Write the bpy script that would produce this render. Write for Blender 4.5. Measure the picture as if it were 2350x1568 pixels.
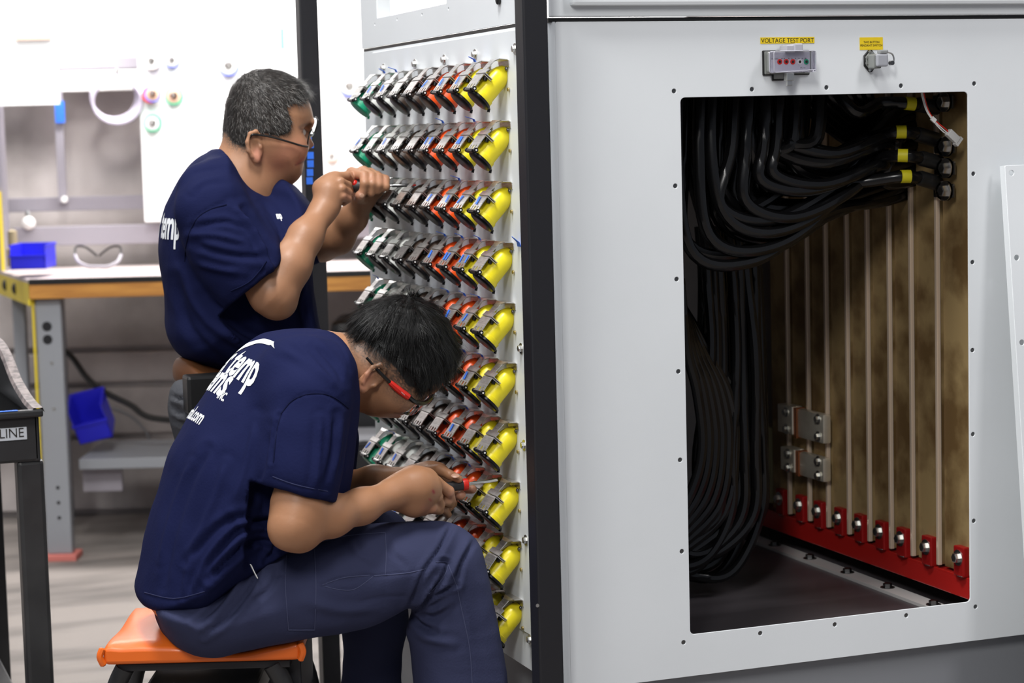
import bpy, bmesh, math, random, colorsys
import numpy as np
from mathutils import Vector, Matrix, noise as mnoise
from mathutils.bvhtree import BVHTree
random.seed(7); RNG = np.random.default_rng(7)
for o in list(bpy.data.objects): bpy.data.objects.remove(o)
SC = bpy.context.scene; COL = SC.collection
# ------------------------------------------------------------------ camera
YAW, PIT, ROL, FPX = 0.3519, 0.0985, -0.0266, 4800.0
CAM = np.array([-1.2699, -3.2452, 1.35])
F_ = np.array([math.sin(YAW)*math.cos(PIT), math.cos(YAW)*math.cos(PIT), -math.sin(PIT)])
R0 = np.array([math.cos(YAW), -math.sin(YAW), 0.0]); F0 = np.array([math.sin(YAW), math.cos(YAW), 0.0])
U0 = np.cross(R0, F_)
R_ = math.cos(ROL)*R0 + math.sin(ROL)*U0; U_ = -math.sin(ROL)*R0 + math.cos(ROL)*U0
cd = bpy.data.cameras.new('camera'); cam = bpy.data.objects.new('camera', cd); COL.objects.link(cam)
M = Matrix((( R_[0], U_[0], -F_[0], CAM[0]), (R_[1], U_[1], -F_[1], CAM[1]), (R_[2], U_[2], -F_[2], CAM[2]), (0,0,0,1)))
cam.matrix_world = M
cd.sensor_width = 36; cd.sensor_fit = 'HORIZONTAL'; cd.lens = 36*FPX/2350; cd.clip_start = .05
cd.dof.use_dof = True; cd.dof.focus_distance = 3.68; cd.dof.aperture_fstop = 5.0
SC.camera = cam
# ------------------------------------------------------------------ light
w = bpy.data.worlds.new('world'); SC.world = w; w.use_nodes = True
w.node_tree.nodes['Background'].inputs[0].default_value = (.80, .86, 1, 1)
w.node_tree.nodes['Background'].inputs[1].default_value = .24
SC.view_settings.view_transform = 'Standard'; SC.view_settings.look = 'None'
SC.view_settings.exposure = 0; SC.view_settings.gamma = 1; SC.view_settings.use_curve_mapping = False
def area(name, loc, tgt, sx, sy, power, color=(1,1,1)):
    l = bpy.data.lights.new(name, 'AREA'); l.shape = 'RECTANGLE'; l.size = sx; l.size_y = sy; l.energy = power; l.color = color
    o = bpy.data.objects.new(name, l); COL.objects.link(o); o.location = loc
    o.rotation_euler = (Vector(tgt)-Vector(loc)).to_track_quat('-Z', 'Y').to_euler(); return o
area('overhead_light', (-.9, -.6, 4.3), (-.35, .3, 1), .5, 1.2, 138, (1,.99,.97))
area('overhead_light', (-.75, 1.7, 4.3), (-.5, .9, .8), .5, 1.0, 18, (1,.98,.95))  # unseen lamp, added to brighten the seated man's far arm
area('overhead_light', (-2.6, -4.4, 4.1), (.6, .2, .9), .7, 1.4, 128, (1,.98,.95))  # lamp added out of view to send light in onto the brass bars
area('overhead_light', (2.2, -2.6, 4.3), (1.0, 0, 1), .7, 1.6, 60, (1,.97,.97))
area('overhead_light', (-3.2, -.6, 4.3), (-1, .5, .8), .8, 1.6, 58, (.95,.97,1))
area('overhead_light', (-1.2, 3.0, 4.3), (-.8, 2.6, 0), .8, 1.6, 48, (1,.97,.94))
def world_bg(u, d, z): 
    p = CAM + u*R0 + d*F0; return (p[0], p[1], z)
area('bench_light', world_bg(-.7, 6.95, 2.45), world_bg(-.65, 7.45, 1.4), 2.6, .12, 135, (1,.98,.97))
# ------------------------------------------------------------------ pixel -> world
def ray(px, py): return F_ + (px-1175)/FPX*R_ + (784-py)/FPX*U_
def atY(px, py, y): r = ray(px, py); return CAM + r*((y-CAM[1])/r[1])
def atX(px, py, x): r = ray(px, py); return CAM + r*((x-CAM[0])/r[0])
def atZ(px, py, z): r = ray(px, py); return CAM + r*((z-CAM[2])/r[2])
def atD(px, py, d): r = ray(px, py); return CAM + r*(d/(r@F0))
def bgl(px, py, d):
    p = atD(px, py, d)-CAM; return (p@R0, d, p[2]+CAM[2])
def pxs(p): return ((np.array(p)-CAM)@F_)/FPX      # metres per pixel at p
# ------------------------------------------------------------------ materials
def mat(name, color, rough=.5, metal=0, spec=.5, emit=None, noise=None, bump=None, attr=None, sss=0, alpha=1, trans=0, coat=0, ior=1.45):
    m = bpy.data.materials.new(name); m.use_nodes = True; nt = m.node_tree; b = nt.nodes['Principled BSDF']
    b.inputs['Base Color'].default_value = (*color, 1); b.inputs['Roughness'].default_value = rough
    b.inputs['Metallic'].default_value = metal; b.inputs['Specular IOR Level'].default_value = spec
    b.inputs['Coat Weight'].default_value = coat; b.inputs['IOR'].default_value = ior
    if trans: b.inputs['Transmission Weight'].default_value = trans
    if alpha < 1: b.inputs['Alpha'].default_value = alpha
    if emit: b.inputs['Emission Color'].default_value = (*emit[:3], 1); b.inputs['Emission Strength'].default_value = emit[3]
    if sss:
        b.inputs['Subsurface Weight'].default_value = sss; b.inputs['Subsurface Radius'].default_value = (.9,.35,.2); b.inputs['Subsurface Scale'].default_value = .006
    tc = nt.nodes.new('ShaderNodeTexCoord'); src = None
    if attr:
        a = nt.nodes.new('ShaderNodeAttribute'); a.attribute_name = attr; src = a.outputs['Color']
        nt.links.new(src, b.inputs['Base Color'])
    if noise:                                                     # (scale, color2, lo, hi, stretch)
        sc, c2, lo, hi = noise[:4]; st = noise[4] if len(noise) > 4 else (1,1,1)
        mp = nt.nodes.new('ShaderNodeMapping'); mp.inputs['Scale'].default_value = st
        nt.links.new(tc.outputs['Object'], mp.inputs[0])
        n = nt.nodes.new('ShaderNodeTexNoise'); n.inputs['Scale'].default_value = sc; n.inputs['Detail'].default_value = 6
        nt.links.new(mp.outputs[0], n.inputs['Vector'])
        r = nt.nodes.new('ShaderNodeMapRange'); r.inputs[1].default_value = lo; r.inputs[2].default_value = hi
        nt.links.new(n.outputs[0], r.inputs[0])
        mx = nt.nodes.new('ShaderNodeMix'); mx.data_type = 'RGBA'
        nt.links.new(r.outputs[0], mx.inputs[0]); mx.inputs[6].default_value = (*color,1); mx.inputs[7].default_value = (*c2,1)
        if src: nt.links.new(src, mx.inputs[6])
        nt.links.new(mx.outputs[2], b.inputs['Base Color'])
    if bump:
        n = nt.nodes.new('ShaderNodeTexNoise'); n.inputs['Scale'].default_value = bump[0]; n.inputs['Detail'].default_value = 4
        nt.links.new(tc.outputs['Object'], n.inputs['Vector'])
        bp = nt.nodes.new('ShaderNodeBump'); bp.inputs['Strength'].default_value = bump[1]; bp.inputs['Distance'].default_value = bump[2]
        nt.links.new(n.outputs[0], bp.inputs['Height']); nt.links.new(bp.outputs[0], b.inputs['Normal'])
    return m
MT = dict(
 white=mat('white_powder_coat', (.74,.77,.79), .38, noise=(3,(.70,.73,.75),.4,.7), bump=(900,.08,.001)),
 whitein=mat('inside_paint', (.55,.53,.52), .6),
 black=mat('black_painted_steel', (.012,.012,.015), .42, bump=(400,.1,.001)),
 rubber=mat('black_rubber', (.012,.012,.012), .38),
 flap=mat('black_plastic', (.006,.006,.007), .30, spec=.3),
 steel=mat('stainless_steel', (.74,.72,.70), .33, .9, noise=(60,(.5,.48,.46),.35,.7,(1,1,8))),
 dsteel=mat('dark_steel', (.18,.18,.18), .3, 1),
 zinc=mat('zinc_plated', (.6,.6,.58), .3, 1),
 silver=mat('tinned_copper', (.85,.80,.68), .33, .7, noise=(9,(.5,.42,.3),.45,.75)),
 brass=mat('tarnished_brass', (.50,.35,.16), .45, .35, noise=(9,(.22,.13,.05),.42,.60)),
 brassedge=mat('bright_copper_edge', (.85,.68,.52), .38, .35),
 yellow=mat('yellow_plastic', (.78,.66,.015), .32),
 orange=mat('orange_plastic', (.78,.085,.010), .32),
 brown=mat('brown_plastic', (.045,.028,.02), .35),
 grey=mat('light_grey_plastic', (.55,.56,.53), .38),
 green=mat('green_plastic', (.01,.30,.16), .35),
 red=mat('red_lacquer', (.48,.015,.012), .22, coat=.5),
 redplate=mat('red_insulator', (.30,.008,.008), .35),
 cable=mat('black_cable_jacket', (.0045,.0045,.005), .24, bump=(500,.05,.001)),
 ytape=mat('yellow_tape', (.62,.55,.01), .5),
 btape=mat('blue_masking_tape', (.03,.16,.75), .6),
 label=mat('yellow_label', (.83,.60,.015), .45),
 ink=mat('black_ink', (.015,.012,.01), .6),
 paper=mat('white_paper', (.86,.86,.85), .6),
 board=mat('white_board', (.85,.85,.84), .45),
 floor=mat('concrete_floor', (.255,.225,.205), .55, noise=(1.4,(.14,.125,.115),.42,.66,(1,5,1)), bump=(30,.1,.003)),
 wallp=mat('grey_wall', (.52,.47,.455), .7, noise=(2.2,(.27,.24,.23),.4,.65,(1,1,1))),
 bgrey=mat('bench_grey_metal', (.26,.27,.29), .45),
 lilac=mat('rail_grey_metal', (.27,.25,.28), .5),
 wood=mat('orange_wood_edge', (.52,.24,.05), .5, noise=(6,(.40,.17,.035),.4,.6,(1,1,8))),
 lam=mat('bench_laminate', (.50,.42,.40), .4, noise=(8,(.40,.34,.33),.4,.6)),
 yedge=mat('yellow_edge_tape', (.65,.50,.03), .5),
 bblue=mat('blue_bin_plastic', (.02,.02,.55), .35),
 vinyl=mat('orange_vinyl', (.80,.145,.012), .42, coat=.12, bump=(14,.12,.01)),
 mgrey=mat('mid_grey_cast_metal', (.20,.21,.20), .4),
 hinge_glint=mat('hinge_and_edge_glint', (.42,.42,.47), .15),  # pale hinge plastic, also colours the cover's drawn edge highlights
 tread=mat('scuffed_black_plastic', (.02,.02,.021), .4, noise=(7,(.035,.035,.036),.4,.7), bump=(60,.15,.002)),
 worn=mat('worn_rim', (.30,.25,.24), .6, noise=(60,(.14,.12,.12),.4,.6)),
 navy=mat('navy_cotton', (.0092,.0120,.047), .85, spec=.06, bump=(220,.25,.002)),
 navyt=mat('slate_blue_trouser_cloth', (.036,.041,.088), .85, spec=.15, bump=(260,.25,.002)),
 greyt=mat('grey_trouser_cloth', (.06,.062,.07), .85, spec=.15, bump=(200,.3,.002)),
 leather=mat('brown_leather', (.12,.045,.015), .5),
 bleather=mat('black_leather', (.012,.012,.012), .3),
 print=mat('white_shirt_print', (.78,.80,.82), .7),
 skin=mat('skin', (.5,.3,.2), .46, attr='col', sss=.06, bump=(160,.18,.0012)),
 hair=mat('hair_fibre', (.02,.02,.02), .42, attr='col', spec=.3),
 glass=mat('clear_lens', (.9,.9,.92), .03, trans=1, ior=1.08),
 clear=mat('clear_polycarbonate', (.93,.92,.97), .05, trans=1, ior=1.18),
 rim=mat('black_frame', (.01,.01,.01), .25),
 redp=mat('red_plastic', (.62,.02,.012), .35),
 pink=mat('pink_pad', (.6,.18,.15), .6),
 dark=mat('dark_case', (.012,.012,.014), .4),
 tgrey=mat('pale_grey_case', (.30,.30,.32), .5),
 eye=mat('eye_white', (.6,.57,.53), .15), wht=mat('white_plastic', (.75,.74,.72), .35),
 cfloor=mat('cabinet_floor', (.10,.09,.10), .35, noise=(2,(.05,.045,.05),.4,.6,(.5,3,1))),
)
# ------------------------------------------------------------------ mesh helpers
class MB:
    def __init__(s): s.v = []; s.f = []
    def add(s, vs, fs):
        n = len(s.v); s.v += [tuple(map(float, v)) for v in vs]; s.f += [tuple(i+n for i in f) for f in fs]; return s
    def box(s, a, b, bev=0, T=None):
        x0,y0,z0 = [min(a[i],b[i]) for i in range(3)]; x1,y1,z1 = [max(a[i],b[i]) for i in range(3)]
        if bev <= 0:
            vs = [(x,y,z) for x in (x0,x1) for y in (y0,y1) for z in (z0,z1)]
            fs = [(0,1,3,2),(4,6,7,5),(0,4,5,1),(2,3,7,6),(0,2,6,4),(1,5,7,3)]
        else:
            bm = bmesh.new(); bmesh.ops.create_cube(bm, size=1)
            for v in bm.verts: v.co = Vector(((x0+x1)/2+v.co.x*(x1-x0), (y0+y1)/2+v.co.y*(y1-y0), (z0+z1)/2+v.co.z*(z1-z0)))
            bmesh.ops.bevel(bm, geom=list(bm.edges), offset=min(bev, .49*min(x1-x0,y1-y0,z1-z0)), segments=2, affect='EDGES', profile=.6)
            bm.verts.index_update(); vs = [v.co[:] for v in bm.verts]; fs = [tuple(v.index for v in f.verts) for f in bm.faces]; bm.free()
        if T is not None: vs = [T(v) for v in vs]
        return s.add(vs, fs)
    def tube(s, pts, r, n=8, caps=True):
        pts = [np.array(p, float) for p in pts]; rs = r if hasattr(r, '__len__') else [r]*len(pts)
        ref = None; rings = []
        for i, p in enumerate(pts):
            t = pts[min(i+1, len(pts)-1)]-pts[max(i-1, 0)]; t = t/(np.linalg.norm(t)+1e-12)
            if ref is None: ref = np.array([0,0,1.]) if abs(t[2]) < .9 else np.array([1.,0,0])
            a = np.cross(t, ref); a /= np.linalg.norm(a)+1e-12; b = np.cross(a, t); ref = b
            rings.append([p + rs[i]*(math.cos(q)*a+math.sin(q)*b) for q in [2*math.pi*k/n for k in range(n)]])
        vs = [v for g in rings for v in g]; fs = []
        for i in range(len(pts)-1):
            for k in range(n):
                fs.append((i*n+k, (i+1)*n+k, (i+1)*n+(k+1)%n, i*n+(k+1)%n))
        if caps: fs.append(tuple(range(n))); m = (len(pts)-1)*n; fs.append(tuple(m+n-1-k for k in range(n)))
        return s.add(vs, fs)
    def lathe(s, p, ax, prof, n=20):                              # prof: (along, radius)
        p = np.array(p, float); ax = np.array(ax, float); ax /= np.linalg.norm(ax)
        return s.tube([p+ax*a for a, _ in prof], [r for _, r in prof], n) if len(set(a for a,_ in prof)) == len(prof) else s._l(p, ax, prof, n)
    def _l(s, p, ax, prof, n):
        ref = np.array([0,0,1.]) if abs(ax[2]) < .9 else np.array([1.,0,0])
        a = np.cross(ax, ref); a /= np.linalg.norm(a); b = np.cross(a, ax)
        vs = [p+ax*q+r*(math.cos(2*math.pi*k/n)*a+math.sin(2*math.pi*k/n)*b) for q, r in prof for k in range(n)]
        fs = [(i*n+k, (i+1)*n+k, (i+1)*n+(k+1)%n, i*n+(k+1)%n) for i in range(len(prof)-1) for k in range(n)]
        fs.append(tuple(range(n))); m = (len(prof)-1)*n; fs.append(tuple(m+n-1-k for k in range(n)))
        return s.add(vs, fs)
    def ell(s, c, r, n=14, m=9, A=None):
        vs = []; c = np.array(c, float)
        for i in range(m+1):
            th = math.pi*i/m
            for k in range(n):
                ph = 2*math.pi*k/n; v = np.array([r[0]*math.sin(th)*math.cos(ph), r[1]*math.sin(th)*math.sin(ph), r[2]*math.cos(th)])
                vs.append(c + (A@v if A is not None else v))
        return s.add(vs, [(i*n+k, (i+1)*n+k, (i+1)*n+(k+1)%n, i*n+(k+1)%n) for i in range(m) for k in range(n)])
    def sheet(s, prof, w, t):                                     # prof: (x,z) polyline, w: list of (y0,y1) per point, thickness t
        n = len(prof); P = [np.array([p[0], p[1]]) for p in prof]; vs = []; fs = []
        for i in range(n):
            d = P[min(i+1,n-1)]-P[max(i-1,0)]; d = d/np.linalg.norm(d); nn = np.array([-d[1], d[0]])*t/2
            for sg in (1,-1):
                q = P[i]+nn*sg
                for y in w[i]: vs.append((q[0], y, q[1]))
        for i in range(n-1):
            a = i*4; b = a+4
            fs += [(a,a+1,b+1,b), (a+2,b+2,b+3,a+3), (a,b,b+2,a+2), (a+1,a+3,b+3,b+1)]
        fs += [(0,2,3,1), (4*n-4,4*n-3,4*n-1,4*n-2)]
        return s.add(vs, fs)
    def xf(s, Mx):
        s.v = [tuple(Mx @ Vector(v)) for v in s.v]; return s
    def mesh(s, name, m, smooth=False):
        me = bpy.data.meshes.new(name); me.from_pydata(s.v, [], s.f); me.materials.append(m)
        bm = bmesh.new(); bm.from_mesh(me); bmesh.ops.recalc_face_normals(bm, faces=bm.faces); bm.to_mesh(me); bm.free()
        if smooth:
            me.polygons.foreach_set('use_smooth', [True]*len(me.polygons))
            try: me.set_sharp_from_angle(angle=math.radians(40))
            except Exception: pass
        return me
def link(name, me, parent=None):
    o = bpy.data.objects.new(name, me); COL.objects.link(o)
    if parent: o.parent = parent
    return o
def obj(name, mb, m, parent=None, smooth=True):
    return link(name, mb.mesh(name, MT[m] if isinstance(m, str) else m, smooth), parent)
def tag(o, label, cat, group=None):
    o['label'] = label; o['category'] = cat
    if group: o['group'] = group
    return o
def thing(name, label, cat, loc=(0,0,0), rz=0, group=None):
    o = bpy.data.objects.new(name, None); COL.objects.link(o); o.empty_display_size = .05
    o.location = tuple(map(float, loc)); o.rotation_euler = (0,0,rz); tag(o, label, cat, group); return o
def adopt(root, o):                                               # parent o (built in world coords) keeping its place
    Mi = (Matrix.Translation(root.location) @ root.rotation_euler.to_matrix().to_4x4()).inverted()
    o.parent = root; o.matrix_parent_inverse = Mi; return o
def struct(name, mb, m): o = obj(name, mb, m, smooth=False); o['kind'] = 'structure'; return o
def plate(name, outlines, th, m, parent, Mx, bev=0, res=1):       # 2D outlines (first outer) extruded; Mx maps local to world
    cu = bpy.data.curves.new(name, 'CURVE'); cu.dimensions = '2D'; cu.fill_mode = 'BOTH'; cu.extrude = th/2-bev; cu.bevel_depth = bev; cu.bevel_resolution = res
    if bev: cu.offset = -bev
    for ol in outlines:
        sp = cu.splines.new('POLY'); sp.points.add(len(ol)-1)
        for i, p in enumerate(ol): sp.points[i].co = (p[0], p[1], 0, 1)
        sp.use_cyclic_u = True
    t = bpy.data.objects.new('t', cu); COL.objects.link(t); dg = bpy.context.evaluated_depsgraph_get()
    me = bpy.data.meshes.new_from_object(t.evaluated_get(dg)); bpy.data.objects.remove(t); bpy.data.curves.remove(cu)
    me.transform(Mx); me.materials.clear(); me.materials.append(MT[m] if isinstance(m, str) else m); me.name = name
    o = link(name, me); 
    if parent: adopt(parent, o)
    return o
def textmesh(txt, size, sx=1, bold=0, th=.0004, shear=0, space=1):
    cu = bpy.data.curves.new('t', 'FONT'); cu.body = txt; cu.size = size; cu.extrude = th/2; cu.offset = bold; cu.align_x = 'LEFT'; cu.shear = shear; cu.space_character = space
    cu.resolution_u = 3
    t = bpy.data.objects.new('t', cu); COL.objects.link(t); dg = bpy.context.evaluated_depsgraph_get()
    me = bpy.data.meshes.new_from_object(t.evaluated_get(dg)); bpy.data.objects.remove(t); bpy.data.curves.remove(cu)
    me.transform(Matrix.Diagonal((sx,1,1,1))); return me
def frameM(o, ex, ey):                                            # local x->ex, y->ey, z->ex x ey
    ex = Vector(ex).normalized(); ey = Vector(ey).normalized(); ez = ex.cross(ey)
    return Matrix(((ex.x,ey.x,ez.x,o[0]),(ex.y,ey.y,ez.y,o[1]),(ex.z,ey.z,ez.z,o[2]),(0,0,0,1)))
def circ(x, y, r, n=14): return [(x+r*math.cos(2*math.pi*k/n), y+r*math.sin(2*math.pi*k/n)) for k in range(n)]
def rrect(x0, y0, x1, y1, r, n=4):
    out = []
    for cx, cy, a0 in ((x1-r,y0+r,-90),(x1-r,y1-r,0),(x0+r,y1-r,90),(x0+r,y0+r,180)):
        for k in range(n+1): a = math.radians(a0+90*k/n); out.append((cx+r*math.cos(a), cy+r*math.sin(a)))
    return out
def spline(P, n=8, closed=False):
    P = [np.array(p, float) for p in P]; N = len(P); out = []
    rng = range(N) if closed else range(N-1)
    for i in rng:
        g = (lambda k: P[k % N]) if closed else (lambda k: P[min(max(k,0),N-1)])
        a,b,c,d = g(i-1),g(i),g(i+1),g(i+2)
        for k in range(n):
            t = k/n; out.append(.5*((2*b)+(-a+c)*t+(2*a-5*b+4*c-d)*t*t+(-a+3*b-3*c+d)*t**3))
    if not closed: out.append(P[-1])
    return out
def bolt(p, ax, r=.006, h=.004, washer=True):
    mb = MB(); pr = [(0,r*1.6),(.0015,r*1.6)] if washer else [(0,r)]
    mb._l(np.array(p,float), np.array(ax,float)/np.linalg.norm(ax), pr, 14)
    ax = np.array(ax,float)/np.linalg.norm(ax)
    mb._l(np.array(p,float)+ax*.0012, ax, [(0,r),(h,r),(h+.0012,r*.8)], 6); return mb
#@@STRUCT
# ================================================================== structure
struct('floor', MB().box((-9,-6,-.1),(6,14,0)), 'floor')
BR = Matrix.Rotation(-YAW, 4, 'Z')
def bgbox(mb, u0, u1, d0, d1, z0, z1, bev=0):
    def T(v): p = CAM + v[0]*R0 + v[1]*F0; return (p[0], p[1], v[2])
    return mb.box((u0,d0,z0),(u1,d1,z1), bev, T)
def U(px, d, py=600): return bgl(px, py, d)[0]
def Z(px, py, d): return bgl(px, py, d)[2]
wall = struct('wall_back', bgbox(MB(), -4.5, 3.5, 7.62, 7.8, 0, 3.2), 'wallp')
for i, (z0, z1) in enumerate(((.02,.28),(.30,.47),(.49,.60),(.62,1.02),(1.04,1.6),(1.62,2.3))):
    o = obj('wall_panel', bgbox(MB(), -4.4, 3.4, 7.585, 7.625, z0, z1, .008), 'wallp', smooth=False); o.parent = wall
# ================================================================== cabinet
ZT, ZB, LY = 1.5337, .4035, 1.089
XO0, XO1, ZO0, ZO1 = .2372, .8015, .4774, 1.4052
FXR = 1.22
cab = thing('electrical_cabinet', 'large white steel cabinet with a big square opening and a panel of sockets', 'cabinet', (0,0,ZB))
holes = [rrect(XO0, ZO0, XO1, ZO1, .008)]
hole_px = [(1547,209),(1726,205),(1897,201),(2068,197),(2236,192),(1550,427),(1553,641),(1557,853),(1561,1056),(1565,1266),(1569,1475),
           (2234,399),(2232,602),(2232,804),(2233,997),(2235,1196),(2239,1393),(1745,1454),(1916,1434),(2080,1413)]
hp = [atY(px,py,0) for px,py in hole_px]
front_outline = rrect(.012, ZB, FXR, ZT, .004)
def XZ(y): return frameM((0,y,0), (1,0,0), (0,0,1))              # local (x,z) -> world, normal -Y
plate('front_panel', [front_outline, holes[0]] + [circ(p[0], p[2], .0042, 10) for p in hp], .003, 'white', cab, XZ(.0015), .0006)
for p in hp:
    o = obj('threaded_insert', MB()._l(np.array([p[0], .003, p[2]]), np.array([0,1.,0]), [(0,.0046),(.004,.0046),(.004,.0030),(-.0005,.0030)], 12), 'dsteel'); adopt(cab, o)
# rounded corner + side panel
SIDE = []
mb = MB(); q = [(.012-.012*math.cos(a)*1.0, .012-.012*math.sin(a)) for a in [math.pi/2*k/5 for k in range(6)]]
vs = []; fs = []
for (x,y) in q: vs += [(x,y,ZB),(x,y,ZT)]
for i in range(5): fs.append((2*i,2*i+2,2*i+3,2*i+1))
o = obj('corner_bend', mb.add(vs, fs), 'white'); adopt(cab, o)
YZM = frameM((0,0,0), (0,1,0), (0,0,1))                           # local (y,z), normal +X
def YZ(x): return frameM((x,0,0), (0,1,0), (0,0,1))
plate('side_panel', [rrect(.012, ZB, LY, ZT, .003)], .003, 'white', cab, YZ(.0015), .0006)
for nm, a, b, m in (('roof_panel',(.004,.004,ZT-.006),(FXR,LY,ZT-.003),'whitein'), ('back_panel',(.004,LY-.004,ZB),(FXR,LY-.001,ZT-.004),'whitein'),
                 ('right_panel',(FXR-.004,.003,ZB),(FXR-.001,LY,ZT-.004),'whitein'), ('floor_panel',(.004,.004,ZB+.004),(FXR-.004,LY-.004,ZB+.03),'cfloor')):
    o = obj(nm, MB().box(a,b), m, smooth=False); adopt(cab, o)
o = obj('inner_post', MB().box((.79,.98,ZB+.03),(.845,1.05,ZT-.01),.003), 'whitein', smooth=False); adopt(cab, o)
o = obj('seam_gasket', MB().box((.0008,.0008,ZT-.001),(FXR-.01,LY-.003,ZT+.0065)), 'rubber', smooth=False); adopt(cab, o)
o = obj('base_frame', MB().box((.03,.03,.06),(FXR-.03,LY-.02,ZB)).box((.0,.02,.04),(.05,LY-.01,.075)), 'bgrey', smooth=False); adopt(cab, o)
for xx in (.06, FXR-.14):
    for yy in (.06, LY-.14):
        o = obj('foot', MB().box((xx,yy,0),(xx+.08,yy+.08,.065),.004), 'black', smooth=False); adopt(cab, o)
# socket plate on the side
P0 = -.004
gp = plate('socket_plate', [rrect(.122, .47, 1.012, 1.535-.006, .006)], .004, 'white', cab, YZ(-.0015), .0008)
for px, py in ((881,157),(953,147),(1020,137),(1091,125),(1183,112),(1197,800),(1204,1022),(1208,1240),(1217,1468)):
    p = atX(px, py, -.0035); o = obj('plate_bolt', bolt(p, (-1,0,0), .0062, .0045), 'zinc', smooth=False); adopt(cab, o)
p = atX(1192,553,-.004)
o = obj('tape_flag', MB().sheet([(-.004,p[2]-.01),(-.007,p[2]-.002),(-.018,p[2]+.008)], [(p[1]-.008,p[1]+.01),(p[1]-.008,p[1]+.006),(p[1]-.003,p[1]+.001)], .0006), 'btape'); adopt(cab, o)
# upper cabinet
upc = thing('upper_cabinet', 'white upper cabinet module resting on the large cabinet, with a rectangular side window', 'cabinet', (0,0,ZT+.006))
ZU = ZT+.007; ZUT = 2.0
wp = [atX(px,py,0) for px,py in ((865,42),(1024,8))]
wy1, wz0, wy0 = wp[0][1], wp[0][2]+.0, wp[1][1]
sh = [atX(px,py,0) for px,py in ((860,56),(911,44),(968,33),(1029,20))]
plate('side_panel', [rrect(.012, ZU, LY+.008, ZUT, .003), rrect(wy0, wz0, wy1, wz0+.25, .003)] + [circ(p[1],p[2],.003,8) for p in sh], .003, 'white', upc, YZ(.0015), .0006)
o = obj('window_return', MB().box((.002,wy1-.001,wz0-.001),(.03,wy1+.002,wz0+.25)).box((.002,wy0,wz0-.003),(.03,wy1,wz0)), 'white', smooth=False); adopt(upc, o)
p = atX(1146,0,-.001); o = obj('lock_button', MB()._l(p, np.array([-1.,0,0]), [(0,.008),(.004,.008),(.006,.005)], 16), 'rubber'); adopt(upc, o)
o = obj('front_panel', MB().box((.0,-.006,ZU),(FXR,.0,ZUT),.004), 'white', smooth=False); adopt(upc, o)
o = obj('door', MB().box((.035,-.022,ZU+.018),(FXR-.03,-.0055,ZUT-.02),.006), 'white', smooth=False); adopt(upc, o)
o = obj('roof_panel', MB().box((0,-.006,ZUT),(FXR,LY+.008,ZUT+.004)), 'white', smooth=False); adopt(upc, o)
o = obj('right_panel', MB().box((FXR-.004,0,ZU),(FXR,LY,ZUT)), 'white', smooth=False); adopt(upc, o)
# ---------------- interior: red channel, bus bars
XB = .848
mb = MB(); mb.box((XB-.012,.03,.435+.03),(XB-.004,LY-.06,.502),.002).box((XB-.012,.03,.500),(XB+.05,LY-.06,.506),.001)
tag(obj('red_channel', mb, 'red', smooth=False), 'glossy red steel channel carrying the brass bars at their feet', 'channel')
mb = MB().box((XB-.05,.03,ZB+.03),(XB-.012,LY-.06,ZB+.036))
fl = tag(obj('floor_flange', mb, 'whitein', smooth=False), 'pale grey flange bolted to the cabinet floor below the red channel', 'flange')
for yy in (.15,.32,.48,.64,.80):
    o = obj('bolt', bolt((XB-.032,yy,ZB+.036),(0,0,1),.009,.007), 'dsteel', smooth=False); adopt(fl, o)
edges = [1806,1852,1895,1943,1990,2040,2090,2150,2226]
ey = [atX(px, 800, XB-.012)[1] for px in edges]
ords = ['farthest and leftmost','second from the far end','third from the far end','fourth from the far end','fifth from the far end','sixth from the far end','seventh from the far end','eighth from the far end','nearest and rightmost']
pitch = abs(ey[2]-ey[3])
bz0, bz1 = .512, 1.52
for i, y0 in enumerate(ey):
    yfar = (ey[i-1]-.014) if i else y0+.085
    t = thing('bus_bar', f'tarnished brass bus bar standing in the cabinet, {ords[i]} of the row', 'bus bar', (XB,y0,bz0), 0, 'brass bus bars in the cabinet')
    o = obj('bar', MB().box((XB-.006,y0+.001,bz0),(XB+.004,yfar,bz1),.0008), 'brass', smooth=False); adopt(t, o)
    o = obj('edge_strip', MB().box((XB-.014,y0-.004,bz0),(XB-.0055,y0+.004,bz1),.0012), 'brassedge', smooth=False); adopt(t, o)
    bxs = [(1835,1173),(1885,1187),(1928,1198),(1977,1217),(2022,1233),(2075,1250),(2127,1268),(2183,1285)]
    yb = (y0-.013)+ (-.006)
    o = obj('insulator_block', MB().box((XB-.020,y0+.014,.506),(XB-.005,y0+.048,.563),.003), 'redplate', smooth=False); adopt(t, o)
    o = obj('bolt', bolt((XB-.020,y0+.031,.542),(-1,0,0),.0095,.008), 'zinc', smooth=False); adopt(t, o)
    o = obj('nut', bolt((XB-.012,y0+.026,.507),(0,0,1),.007,.006), 'zinc', smooth=False); adopt(t, o)
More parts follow.
